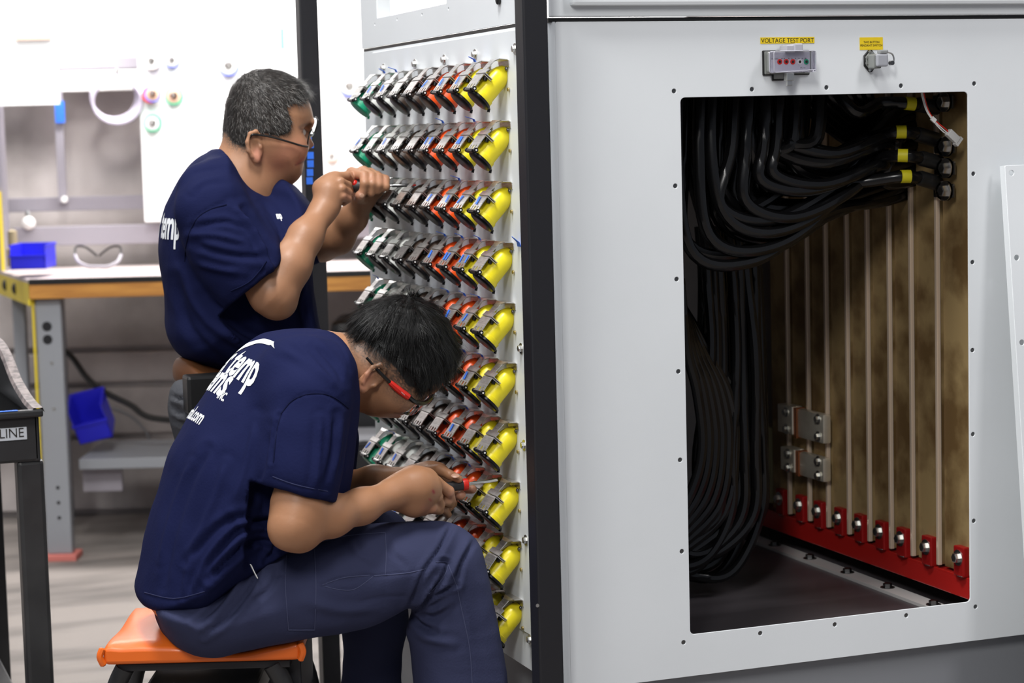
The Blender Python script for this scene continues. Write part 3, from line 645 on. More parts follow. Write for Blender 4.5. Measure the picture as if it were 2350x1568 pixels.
# tape rolls on pegs
def roll(px, py, rpx, outer, face, label, w_=.02, d=7.30):
    p = atD(px, py, d); s_ = pxs(p); R = rpx*s_
    t = thing('tape_roll', label, 'tape roll', p, 0, 'tape rolls on the white board')
    q = p-F0*.004
    AO('tape', MB()._l(q, -F0, [(0,R),(w_,R),(w_,R*.82),(w_-.0005,R*.82),(0.0,R*.82),(0,R)], 26), outer, t)
    AO('core', MB()._l(q-F0*.001, -F0, [(0,R*.80),(w_-.001,R*.80),(w_+.001,R*.42),(0,R*.42)], 22), face, t)
    AO('peg', MB().tube([p+F0*.001, p-F0*(w_+.018), p-F0*(w_+.022)+np.array([0,0,.012])], .005, 8), 'zinc', t)
mblue = mat('blue_vinyl_tape',(.12,.16,.6),.4); mred = mat('red_vinyl_tape',(.6,.04,.05),.4); mgr = mat('green_vinyl_tape',(.05,.42,.22),.4); mbeige = mat('beige_tape',(.55,.36,.26),.5); mwh = mat('white_vinyl_tape',(.7,.66,.64),.4)
roll(350,140,20,mwh,'wht','white tape roll, upper left of the cluster on the board')
roll(397,138,18,mblue,'wht','pale blue tape roll, upper right of the cluster on the board')
roll(346,218,19,mred,'pink','red tape roll showing behind a blue one, left of the green roll', .012)
roll(352,216,19,mblue,mbeige,'blue tape roll hanging in front of the red one', .012, 7.27)
roll(401,220,21,mgr,mbeige,'green tape roll right of the red and blue rolls')
roll(352,283,20,mgr,'wht','dark green rimmed white roll at the bottom left of the cluster',.02)
roll(526,151,24,mblue,'wht','blue rimmed white roll just above the standing man\'s head')
roll(803,198,24,mblue,'wht','blue rimmed white roll beside the top connector row')
roll(762,357,16,mbeige,'wht','small beige tape roll to the right of the black post')
t = thing('wire_coil', 'loose clear coil hanging on the rail left of the tape rolls', 'coil', atD(265,240,7.3))
for k in range(5):
    c = atD(265+k*2-4, 222+k*3, 7.32-.006*k); rr = 52*pxs(c)
    AO('strand', MB().tube([c+rr*(math.cos(a)*R0*(1+.02*k)+math.sin(a)*np.array([0,0,1.])*.95) for a in [2*math.pi*i/28 for i in range(29)]], .006, 6), mat('milky_tubing',(.42,.38,.46),.25), t)
AO('hook', MB().tube([atD(268,160,7.40), atD(268,165,7.25)], .006, 8), 'zinc', t)
# blue bins
def bin_(cx_, cy_, d, w_, h_, dep, label, tilt, face):
    p = atD(cx_, cy_, d); t = thing('storage_bin', label, 'bin', (p[0],p[1],p[2]-h_/2), -YAW)
    mb = MB(); x, y, z = w_/2, dep/2, h_; th = .004
    mb.box((-x,-y,0),(x,y,th)); mb.box((-x,-y,0),(-x+th,y,z)); mb.box((x-th,-y,0),(x,y,z)); mb.box((-x,y-th,0),(x,y,z)); mb.box((-x,-y,0),(x,-y+th,z*.55))
    mb.box((-x-.004,-y-.004,z*.5),(x+.004,-y+.002,z*.58)); mb.box((-x-.004,-y,z-.006),(-x+.002,y+.004,z)); mb.box((x-.002,-y,z-.006),(x+.004,y+.004,z)); mb.box((-x,y-.002,z-.006),(x,y+.006,z))
    o = obj('shell', mb.xf(Matrix.Translation((0,0,h_/2)) @ tilt @ Matrix.Translation((0,0,-h_/2))), 'bblue', t, smooth=False)
    return t
I4 = Matrix.Identity(4)
bin_(76,587,6.92,.115,.080,.16,'blue plastic storage bin on the left end of the workbench', I4, 0)
bin_(210,955,7.05,.115,.135,.11,'blue plastic bin tipped on the lower shelf under the bench', Matrix.Rotation(math.radians(-12),4,'Y')@Matrix.Rotation(math.radians(25),4,'X'), 0)
# safety glasses on bench
g = thing('safety_glasses', 'clear safety glasses with dark frame lying on the workbench', 'glasses', atD(225,608,6.95))
for sg in (-1,1):
    AO('temple', MB().tube(spline([atD(225+sg*2,588,7.02), atD(225+sg*28,568,7.02), atD(225+sg*50,567,7.0), atD(225+sg*53,585,6.95)],6), .004, 6), 'rim', g)
    AO('lens', MB().tube(spline([atD(225+sg*53,585,6.95), atD(225+sg*44,602,6.92), atD(225+sg*22,612,6.9), atD(225,612,6.9)],6), [.005]+[.006]*17+[.005], 6), 'lilac', g)
# lamp bulb
t = thing('hanging_bulb', 'small round white bulb hanging in front of the grey rail', 'bulb', atD(66,515,7.36))
AO('globe', MB().ell(atD(66,512,7.35),(.024,.024,.024)), 'wht', t); AO('neck', MB().tube([atD(64,497,7.35), atD(63,486,7.36)], .008, 8), 'dsteel', t)
o = obj('extension_cord', MB().tube(spline([atD(120,800,7.2), atD(160,815,7.15), atD(200,868,7.1), atD(240,900,7.1), atD(300,930,7.1), atD(340,957,7.1), atD(420,968,7.1), atD(560,990,7.1)],6), .0105, 8), 'rubber'); tag(o,'thick black cord sagging under the workbench','cord')
o = obj('thin_cable', MB().tube(spline([atD(255,935,7.57), atD(300,955,7.57), atD(335,990,7.57), atD(345,1020,7.57)],5), .004, 6), 'bgrey'); tag(o,'thin grey cable on the wall beside the tipped blue bin','cable')
# bottle behind bin at left, far left frame
o = obj('spray_can', MB()._l(atD(32,612,7.1), np.array([0,0,1.]), [(0,.022),(.06,.022),(.065,.016),(.12,.016),(.125,.006)], 14), mat('tan_can',(.25,.2,.12),.5)); tag(o,'slim tan can standing behind the blue bin on the bench','can')
# items seen between the men, under the bench
o = obj('tool_case', bgbox(MB(), U(760,7.1), U(862,7.1)+.2, 6.95, 7.3, zs+.002, Z(800,735,7.0), .03), 'dark', smooth=False)
tag(o,'black case on the lower shelf behind the seated man','case')
o = obj('drawer_unit', bgbox(MB(), U(770,6.85), U(870,6.85)+.3, 6.70, 6.90, Z(800,1100,6.85)-.1, Z(800,985,6.85), .02), 'tgrey', smooth=False)
tag(o,'pale grey box standing under the bench behind the seated man','box')
o2 = obj('box_foot', bgbox(MB(), U(770,6.85), U(870,6.85)+.3, 6.72, 6.88, 0, Z(800,1100,6.85)-.1), 'tgrey', smooth=False); o2.parent = o
t = thing('cable_reel', 'black cable reel standing in front of the pale grey box', 'reel', atD(838,1060,6.6))
AO('rim', MB()._l(atD(838,1055,6.62), -F0, [(0,.062),(.02,.062),(.02,.04),(.05,.04),(.05,.062),(.07,.062)], 24), 'dark', t); AO('stand', MB().tube([atD(838,1055,6.58), atD(838,1055,6.58)*np.array([1,1,0])], .015, 8), 'dark', t)
# cart at left
DC = 4.1
C0 = atD(93, 940, DC); cx1, cy0, zr = C0
ct = thing('utility_cart', 'black plastic utility cart at the left edge with a white label strip', 'cart', (cx1-.3, cy0+.35, 0))
zl = atY(80, 1060, cy0)[2]
def cb(nm, x0,x1,y0,y1,z0,z1,m,bev=.004): return AO(nm, MB().box((cx1+x0,cy0+y0,z0),(cx1+x1,cy0+y1,z1),bev), m, ct, False)
cb('tray_front', -.62, -.004, 0, .012, zl, zr-.004, 'tread', .006)
cb('tray_side', -.016, -.004, 0, .80, zl, zr-.004, 'tread')
cb('tray_back', -.62, -.004, .79, .80, zl, zr+.05, 'tread')
cb('tray_floor', -.61, -.010, .005, .795, zl, zl+.012, 'tread')
rp = [np.array([cx1+a_, cy0+b_, zr+c_]) for a_,b_,c_ in ((-.002,-.004,0),(-.006,.10,.008),(-.010,.25,.034),(-.012,.38,.072),(-.014,.48,.090),(-.016,.60,.094),(-.018,.80,.094))]; rp = spline(rp, 6)
mb = MB(); wv = []
for q in rp: wv += [q+np.array([-.016,0,-.004]), q+np.array([-.012,0,.004]), q+np.array([.006,0,.004]), q+np.array([.010,0,-.006])]
mb.add(wv, [(4*i+j,4*i+4+j,4*i+5+j,4*i+1+j) for i in range(len(rp)-1) for j in range(3)]); AO('side_rim', mb, 'worn', ct)
mb = MB(); vs = []
for q in rp: vs += [q+np.array([-.004,0,0]), np.array([q[0]-.004,q[1],zr-.01]), q+np.array([-.014,0,0]), np.array([q[0]-.014,q[1],zr-.01])]
mb.add(vs, [(4*i+j,4*i+j+1,4*i+j+5,4*i+j+4) for i in range(len(rp)-1) for j in (0,2)]); AO('side_wall', mb, 'tread', ct)
cb('front_rim', -.62, .004, -.010, .010, zr-.014, zr+.001, 'tread', .004)
cb('tape_strip', -.2, -.045, -.009, .004, zr+.0012, zr+.002, 'btape', 0)
for du in (-.050, -.60): cb('leg', du, du+.052, .004, .06, .08, zl+.002, 'tread', .008); cb('leg', du, du+.046, .72, .78, .08, zl, 'tread', .006)
cb('lower_tray', -.62, -.04, .02, .78, .12, .20, 'tread')
for du in (-.04,-.58):
    for dd in (.03,.75): AO('caster', MB()._l(np.array([cx1+du, cy0+dd, .045]), np.array([1.,0,0]), [(0,.045),(.025,.045)], 18), 'rubber', ct)
cb('tray_content', -.20, -.06, .20, .50, zl+.012, zr-.01, 'bgrey')
la, lb = atY(-40, 1016, cy0-.002), atY(61, 980, cy0-.002)
AO('name_label', MB().box((la[0],cy0-.0012,la[2]),(lb[0],cy0+.001,lb[2]+0)), mat('grey_label',(.42,.44,.47),.5), ct, False)
t0 = atY(0, 1008, cy0-.002)
put_text(ct, 'lettering', 'LINE', 0, 0, atY(55,1004,cy0)[0]-t0[0], .0185, 0, 'ink', bold=.02, M_=frameM((t0[0],cy0-.0016,t0[2]+.001), (1,0,0), (0,0,1)))
#@@STOOL
# ================================================================== stool
sroot = thing('work_stool', 'low mechanic stool with an orange vinyl seat under the seated man', 'stool', world_bg(-.53, 3.6, 0))
def build_cushion():
    z1 = Z(460,1477,3.45); z0 = Z(460,1526,3.45)
    u0, u1 = U(236,3.45,1500), U(688,3.45,1480); d0, d1 = 3.45, 3.76; nu, nd = 46, 22
    V = []; Fc = []
    for side in (1,0):
        for j in range(nd+1):
            for i in range(nu+1):
                fu, fd = i/nu, j/nd
                e = min(1, min(fu,1-fu)*14, min(fd,1-fd)*9); e = 1-(1-e)**2
                inset = .006*(1-e)
                z = (z1 if side else z0)
                if side:
                    z += -.006+.006*e + .012*math.sin(math.pi*fu)*math.sin(math.pi*fd)*.4
                    z -= .030*math.exp(-((fu-.66)/.20)**2-((fd-.45)/.55)**2)
                    z += .003*math.sin(40*fu+9*fd)*math.exp(-min(fu,1-fu)*16)
                else: z -= -.004*(1-e)
                V.append(world_bg(u0+(u1-u0)*fu, d0+(d1-d0)*fd, z))
    n = (nu+1)*(nd+1); idx = lambda s,i,j: (0 if s else n)+j*(nu+1)+i
    for j in range(nd):
        for i in range(nu):
            Fc.append((idx(1,i,j),idx(1,i+1,j),idx(1,i+1,j+1),idx(1,i,j+1))); Fc.append((idx(0,i,j),idx(0,i,j+1),idx(0,i+1,j+1),idx(0,i+1,j)))
    for i in range(nu): Fc.append((idx(1,i,0),idx(0,i,0),idx(0,i+1,0),idx(1,i+1,0))); Fc.append((idx(1,i,nd),idx(1,i+1,nd),idx(0,i+1,nd),idx(0,i,nd)))
    for j in range(nd): Fc.append((idx(1,0,j),idx(1,0,j+1),idx(0,0,j+1),idx(0,0,j))); Fc.append((idx(1,nu,j),idx(0,nu,j),idx(0,nu,j+1),idx(1,nu,j+1)))
    me = MB().add(V,Fc)
    o = obj('seat', me, 'vinyl', smooth=True); adopt(sroot, o)
    md = o.modifiers.new('b','BEVEL'); md.width = .006; md.segments = 3; md.limit_method = 'ANGLE'; md.angle_limit = math.radians(45)
    # corner folds
    for uu, sg in ((u0+.004,-1),(u1-.004,1)):
        p = [np.array(world_bg(uu+sg*.004, d0+.002, z1-.004)), np.array(world_bg(uu+sg*.009, d0-.001, (z1+z0)/2)), np.array(world_bg(uu+sg*.003, d0+.002, z0+.002))]
        f = obj('corner_fold', MB().tube(spline(p,5), [.003]+[.006]*9+[.003], 8), 'vinyl'); f.parent = o
    # frame
    zz = z0
    AO('seat_pan', bgbox(MB(), u0+.02, u1-.02, d0+.02, d1-.02, zz-.014, zz-.001, .002), 'black', sroot, False)
    for uu, out in ((u0+.03,-1),(u1-.05,1)):
        for dd in (d0+.03, d1-.03):
            P = spline([np.array(world_bg(uu, dd, zz-.01)), np.array(world_bg(uu+out*.018, dd, zz-.05)), np.array(world_bg(uu+out*.040, dd, zz-.14)), np.array(world_bg(uu+out*.055, dd, .08))],6)
            AO('leg', MB().tube(P, .017, 10), 'tread', sroot)
            AO('caster', MB()._l(np.array(world_bg(uu+out*.055-.012, dd, .038)), R0, [(0,.038),(.024,.038)], 16), 'rubber', sroot)
    AO('gusset', bgbox(MB(), u1-.055, u1-.005, d0+.05, d1-.05, zz-.10, zz-.002, .004), 'black', sroot, False)
    AO('tray', bgbox(MB(), u0+.03, u1-.03, d0+.02, d1-.02, .16, .175, .003), 'tread', sroot, False)
    AO('drawer', bgbox(MB(), u0+.06, u1-.08, d0+.03, d1-.03, zz-.09, zz-.045, .006), 'dark', sroot, False)
    AO('height_knob', MB().ell(atD(684,1553,3.72),(.026,.026,.016)), 'rubber', sroot)
build_cushion()
#@@PEOPLE
# ================================================================== implicit surface modeller
def _seg(P, a, b):
    ab = b-a; t = np.clip(((P-a)@ab)/(ab@ab+1e-12), 0, 1); return np.linalg.norm(P-a-t[:,None]*ab, axis=1), t
class Body:
    def __init__(s): s.ops = []
    def _p(s, fn, c, rad, k, mode): s.ops.append((fn, np.array(c,float), rad, k, mode)); return s
    def cap(s, a, b, ra, rb, k=.012, mode='u'):
        a = np.array(a,float); b = np.array(b,float)
        def fn(P):
            d, t = _seg(P, a, b); return d-(ra+(rb-ra)*t)
        return s._p(fn, (a+b)/2, np.linalg.norm(a-b)/2+max(ra,rb), k, mode)
    def chain(s, pts, k=.01, mode='u'):                            # [(p, r), ...]
        for (a,ra),(b,rb) in zip(pts[:-1], pts[1:]): s.cap(a,b,ra,rb,k,mode)
        return s
    def ell(s, c, r, A=None, k=.012, mode='u'):
        c = np.array(c,float); r = np.array(r,float); Ai = np.eye(3) if A is None else np.array(A).T
        def fn(P):
            q = (P-c)@Ai.T; k0 = np.linalg.norm(q/r, axis=1); k1 = np.linalg.norm(q/(r*r), axis=1)+1e-9; return k0*(k0-1)/k1
        return s._p(fn, c, max(r), k, mode)
    def poly(s, pts, y0, T, R, k=.012, mode='u', n=6, ysh=None):   # inflated outline in an x-z plane
        Q = np.array(spline([np.array(p)[[0,2]] for p in pts], n, True)); N = len(Q)
        lo, hi = Q.min(0), Q.max(0); g = .0035; mg = .09
        xs = np.arange(lo[0]-mg, hi[0]+mg, g); zs = np.arange(lo[1]-mg, hi[1]+mg, g)
        X, Zz = np.meshgrid(xs, zs, indexing='ij'); D = np.full(X.shape, 9.); ins = np.zeros(X.shape, bool)
        for i in range(N):
            a = Q[i]; b = Q[(i+1)%N]; e = b-a; t = np.clip(((X-a[0])*e[0]+(Zz-a[1])*e[1])/(e@e+1e-12),0,1)
            D = np.minimum(D, np.hypot(X-a[0]-t*e[0], Zz-a[1]-t*e[1]))
            c = ((a[1] > Zz) != (b[1] > Zz)); 
            if a[1] != b[1]: ins ^= c & (X < (b[0]-a[0])*(Zz-a[1])/(b[1]-a[1])+a[0])
        D = np.where(ins, -D, D)
        def fn(P):
            u = np.clip((P[:,0]-xs[0])/g, 0, len(xs)-1.001); v = np.clip((P[:,2]-zs[0])/g, 0, len(zs)-1.001)
            i = u.astype(int); j = v.astype(int); fu = u-i; fv = v-j
            sd = D[i,j]*(1-fu)*(1-fv)+D[i+1,j]*fu*(1-fv)+D[i,j+1]*(1-fu)*fv+D[i+1,j+1]*fu*fv
            yy = y0 if ysh is None else ysh(P)
            return np.hypot(np.maximum(R+sd, 0), (P[:,1]-yy)*R/T)-R
        c = np.array([(lo[0]+hi[0])/2, y0, (lo[1]+hi[1])/2])
        return s._p(fn, c, math.hypot(*(hi-lo))/2+T, k, mode)
    def hairshell(s, src, head_ops, region, y0, off, k=.004):
        t = Body(); t.poly(region, y0, 9.0, .004, 0); rf = t.ops[0][0]; hs = Body(); hs.ops = head_ops
        return s._p(lambda P: np.maximum(hs.ev(P)-off, rf(P)), np.mean(region,0), .25, k, 'u')
    def cut(s, p, n):                                              # keep the side where (x-p).n < 0
        p = np.array(p,float); n = np.array(n,float); n /= np.linalg.norm(n)
        return s._p(lambda P: (P-p)@n, p, 99, 0, 'i')
    def disp(s, fn): return s._p(fn, (0,0,0), 99, 0, 'd')
    def ev(s, P, ctr=None, br=0):
        d = np.full(len(P), .5)
        for fn, c, rad, k, mode in s.ops:
            if mode in 'us' and ctr is not None:
                m = np.linalg.norm(ctr-c, axis=1) < rad*1.05+br+k+.01
                if not m.any(): continue
                m = np.repeat(m, len(P)//len(ctr))
            else: m = slice(None)
            Q = P[m]; e = fn(Q); q = d[m]
            if mode == 'u':
                h = np.maximum(k-np.abs(q-e), 0)/max(k,1e-6); r = np.minimum(q, e)-h*h*k*.25
            elif mode == 's':
                h = np.maximum(k-np.abs(q+e), 0)/max(k,1e-6); r = np.maximum(q, -e)+h*h*k*.25
            elif mode == 'i': r = np.maximum(q, e)
            else: r = q+e
            d[m] = r
        return d
    def mesh(s, lo, hi, h):
        lo = np.array(lo,float); hi = np.array(hi,float); B = 8
        nb = np.ceil((hi-lo)/(h*B)).astype(int); N = nb*B
        C = np.stack(np.meshgrid(*[np.arange(n) for n in nb], indexing='ij'), -1).reshape(-1,3)
        ctr = lo+(C*B+(B-1)/2)*h; cv = s.ev(ctr); act = np.abs(cv) < h*B*1.9
        G = np.repeat(np.repeat(np.repeat(cv.reshape(nb).astype(np.float32), B, 0), B, 1), B, 2)
        G4 = G.reshape(nb[0],B,nb[1],B,nb[2],B)
        off = np.stack(np.meshgrid(*[np.arange(B)]*3, indexing='ij'), -1).reshape(-1,3)
        A = C[act]
        for c0 in range(0, len(A), 600):
            a = A[c0:c0+600]; P = (lo+(a[:,None,:]*B+off[None])*h).reshape(-1,3)
            v = s.ev(P, lo+(a*B+(B-1)/2)*h, h*B*.9).astype(np.float32).reshape(-1,B,B,B)
            G4[a[:,0],:,a[:,1],:,a[:,2],:] = v
        G[0]=G[-1]=1; G[:,0]=G[:,-1]=1; G[:,:,0]=G[:,:,-1]=1
        S = G < 0
        cnt = np.zeros(tuple(N-1), np.int8)
        for i in (0,1):
            for j in (0,1):
                for k in (0,1): cnt += S[i:N[0]-1+i, j:N[1]-1+j, k:N[2]-1+k]
        cell = np.argwhere((cnt > 0) & (cnt < 8)); idx = np.full(cnt.shape, -1, np.int32); idx[tuple(cell.T)] = np.arange(len(cell))
        acc = np.zeros((len(cell),3)); n = np.zeros(len(cell))
        crn = [(i,j,k) for i in (0,1) for j in (0,1) for k in (0,1)]
        val = {c: G[cell[:,0]+c[0], cell[:,1]+c[1], cell[:,2]+c[2]] for c in crn}
        for a in crn:
            for ax in range(3):
                if a[ax]: continue
                b = list(a); b[ax] = 1; b = tuple(b); va, vb = val[a], val[b]; m = (va < 0) != (vb < 0)
                t = np.where(m, va/(va-vb+1e-12), 0); p = np.array(a,float)+t[:,None]*(np.array(b)-np.array(a))
                acc += p*m[:,None]; n += m
        V = lo+(cell+acc/n[:,None])*h
        Fs = []
        for ax in range(3):
            sl0 = [slice(1,-1)]*3; sl1 = [slice(1,-1)]*3; sl0[ax] = slice(0,-1); sl1[ax] = slice(1,None)
            a = S[tuple(sl0)]; b = S[tuple(sl1)]; e = np.argwhere(a != b); 
            inside = a[tuple(e.T)]; o = np.ones(3,int); o[ax] = 0; e = e+o
            u = np.zeros(3,int); v = np.zeros(3,int); u[(ax+1)%3] = 1; v[(ax+2)%3] = 1
            q = [idx[tuple((e-x).T)] for x in (u+v, v, 0*u, u)]
            q = np.stack(q, 1); q[~inside] = q[~inside][:, ::-1]; Fs.append(q)
        Fq = np.concatenate(Fs); Fq = Fq[(Fq >= 0).all(1)]
        return V, Fq
def vf_mesh(name, V, Fq, m, smooth=True):
    me = bpy.data.meshes.new(name); me.vertices.add(len(V)); me.vertices.foreach_set('co', V.astype(np.float32).ravel())
    me.loops.add(Fq.size); me.loops.foreach_set('vertex_index', Fq.astype(np.int32).ravel())
    k = Fq.shape[1]; me.polygons.add(len(Fq)); me.polygons.foreach_set('loop_start', np.arange(0,Fq.size,k,dtype=np.int32)); me.polygons.foreach_set('loop_total', np.full(len(Fq),k,np.int32))
    me.update(calc_edges=True); me.validate(); me.materials.append(MT[m] if isinstance(m,str) else m)
    if smooth: me.polygons.foreach_set('use_smooth', [True]*len(me.polygons))
    return me
def colour(me, cols):
    a = me.color_attributes.new('col', 'FLOAT_COLOR', 'POINT'); c = np.ones((len(cols),4), np.float32); c[:,:3] = cols; a.data.foreach_set('color', c.ravel())
def pxof(P):                                                      # world -> pixel
    d = P-CAM; z = d@F_; return 1175+FPX*(d@R_)/z, 784-FPX*(d@U_)/z
def Y(px, py, y): return atY(px, py, y)
def PP(lst, y): return [atY(a, b, y) for a, b in lst]
def pdist(px, py, line):                                          # 2D distance to a polyline, in pixels, and position along it
    best = np.full(px.shape, 1e9); 
    for (ax,ay),(bx,by) in zip(line[:-1], line[1:]):
        ex, ey = bx-ax, by-ay; t = np.clip(((px-ax)*ex+(py-ay)*ey)/(ex*ex+ey*ey+1e-9),0,1)
        best = np.minimum(best, np.hypot(px-ax-t*ex, py-ay-t*ey))
    return best
def inpoly(px, py, poly):
    ins = np.zeros(px.shape, bool); N = len(poly)
    for i in range(N):
        ax, ay = poly[i]; bx, by = poly[(i+1)%N]
        if ay != by: ins ^= ((ay > py) != (by > py)) & (px < (bx-ax)*(py-ay)/(by-ay)+ax)
    return ins
def folds(lines, ylim=None): return (lines, ylim)
def dress(V, Fq, spec, seed=0, amp=.0016, sc=9, st=(1,1,1)):      # cloth relief along the normals: seams, folds, soft ridges
    me = vf_mesh('t', V, Fq, 'navy'); N = normals(me); bpy.data.meshes.remove(me); lines, ylim = spec
    px, py = pxof(V); view = V-CAM; view /= np.linalg.norm(view,axis=1)[:,None]; wgt = np.clip(-(view*N).sum(1)*1.6, 0, 1); d = np.zeros(len(V))
    if ylim is not None: wgt = wgt*(V[:,1] < ylim)
    for l, dp, w in lines:
        l = np.array(spline([np.array(p,float) for p in l], 4)); lo = l.min(0)-4*w-8; hi = l.max(0)+4*w+8
        m = (px > lo[0]) & (px < hi[0]) & (py > lo[1]) & (py < hi[1]) & (wgt > 0)
        if m.any():
            q = pdist(px[m], py[m], [tuple(x) for x in l])
            e = np.minimum(np.hypot(px[m]-l[0][0], py[m]-l[0][1]), np.hypot(px[m]-l[-1][0], py[m]-l[-1][1])); e = np.clip(e/max(3*w,1), .25, 1) if w >= 5 else 1
            if w < 5: d[m] += wgt[m]*.00085*dp*np.exp(-(q/max(w*.9,3.3))**2)
            else: d[m] += wgt[m]*.00155*dp*e*(np.exp(-(q/(w*.8))**2)-.55*np.exp(-((q-w*1.5)/(w*1.0))**2))
    nz = np.zeros(len(V)); S_ = np.array(st)*sc
    for i in range(len(V)):
        if wgt[i] > -1: p = V[i]*S_; n1 = mnoise.noise(Vector((p[0]+seed,p[1],p[2]))); n2 = mnoise.noise(Vector((p[0]*2.3,p[1]*2.3+seed,p[2]*2.3))); nz[i] = (1-abs(n1)*2.2)*.7+(1-abs(n2)*2.2)*.3
    return V - N*d[:,None] + N*(amp*nz)[:,None]
def crumple(amp, sc, seed=0, st=(1,1,1)):
    r = np.random.default_rng(seed); K = []
    for i in range(9):
        v = r.normal(size=3); v /= np.linalg.norm(v); K.append((v*sc*r.uniform(.5,1.6)/np.array(st), r.uniform(0,6.28), r.normal(size=3)*sc*.35, r.uniform(0,6.28)))
    def fn(P):
        d = np.zeros(len(P))
        for k, ph, k2, p2 in K: d += np.sin(P@k+ph+1.5*np.sin(P@k2+p2))
        return amp*d/3
    return fn
def strands(V, Nn, n, length, root_w, flow, col_fn, seg=3, jit=.25, lift=.3, mask=None, seed=1):
    r = np.random.default_rng(seed); idx = np.arange(len(V)); 
    if mask is not None: idx = idx[mask]
    pick = r.choice(idx, n); P0 = V[pick]+r.normal(size=(n,3))*.0012; N0 = Nn[pick]
    D = flow(P0, N0); D = D-N0*(D*N0).sum(1)[:,None]; D /= np.linalg.norm(D,axis=1)[:,None]+1e-9
    D = D+r.normal(size=(n,3))*jit; L = (length(P0) if callable(length) else length)*r.uniform(.7,1.15,n)
    side = np.cross(D, N0); side /= np.linalg.norm(side,axis=1)[:,None]+1e-9
    vs = []; 
    for k in range(seg+1):
        t = k/seg; c = P0+D*(L*t)[:,None]+N0*(L*lift*(t-.6*t*t))[:,None]; w_ = root_w*(1-.85*t)
        vs += [c-side*w_, c+side*w_]
    V2 = np.stack(vs,1).reshape(-1,3); m = 2*(seg+1); base = (np.arange(n)*m)[:,None]
    Fq = np.concatenate([base+np.array([2*k,2*k+1,2*k+3,2*k+2])[None] for k in range(seg)])
    cc = np.repeat(col_fn(P0, r), m, axis=0); return V2, Fq, cc
def normals(me):
    n = np.zeros(len(me.vertices)*3, np.float32); me.vertex_normals.foreach_get('vector', n); return n.reshape(-1,3).astype(float)
def basis(fwd, up):                                               # columns: fwd, lateral, up
    f = np.array(fwd,float); f /= np.linalg.norm(f); u = np.array(up,float); u -= f*(u@f); u /= np.linalg.norm(u); return np.stack([f, np.cross(u,f), u], 1)
def finger(Bd, pts, y, r, k=.003, s=1.0):                         # pts: (px,py[,y]) ; r px list or number
    out = []
    for i, p in enumerate(pts):
        yy = p[2] if len(p) > 2 else y; q = atY(p[0],p[1],yy); rr = (r[i] if hasattr(r,'__len__') else r)*pxs(q); out.append((q, rr*s))
    Bd.chain(out, k)
def nail(parent, c, nrm, up, w_, l_):
    A = basis(nrm, up); o = obj('fingernail', MB().ell(c, (.0011, w_, l_), 12, 8, A=A), mat('nail',(.44,.25,.17),.35)); o.parent = parent
def ear(Bd, c, fw, up, s, yside=-1):                              # c world centre on the near side of the head
    A = np.stack([np.array(fw)/np.linalg.norm(fw), np.array([0,1.,0]), np.array(up)/np.linalg.norm(up)],1)
    T = lambda a,l,u: np.array(c)+A@np.array([a,l*1.0,u])
    Bd.ell(T(0,.002*1,.002*s), (.0155*s,.006,.027*s), A, .006)
    rim = [(.012,.000,.018),(.004,-.004,.029),(-.008,-.006,.027),(-.0155,-.007,.012),(-.015,-.007,-.004),(-.009,-.005,-.016)]
    Bd.chain([(T(a*s,l,u*s), .0042*s) for a,l,u in rim], .003)
    Bd.ell(T(-.001*s,-.002,-.022*s), (.0085*s,.0050,.0095*s), A, .005)
    Bd.ell(T(.002*s,-.007,.002*s), (.0085*s,.0065,.0135*s), A, .003, 's')
    Bd.ell(T(-.004*s,-.0075,.013*s), (.0065*s,.004,.009*s), A, .003, 's')
    Bd.ell(T(.0105*s,-.002,-.001*s), (.0038*s,.004,.0055*s), A, .003)
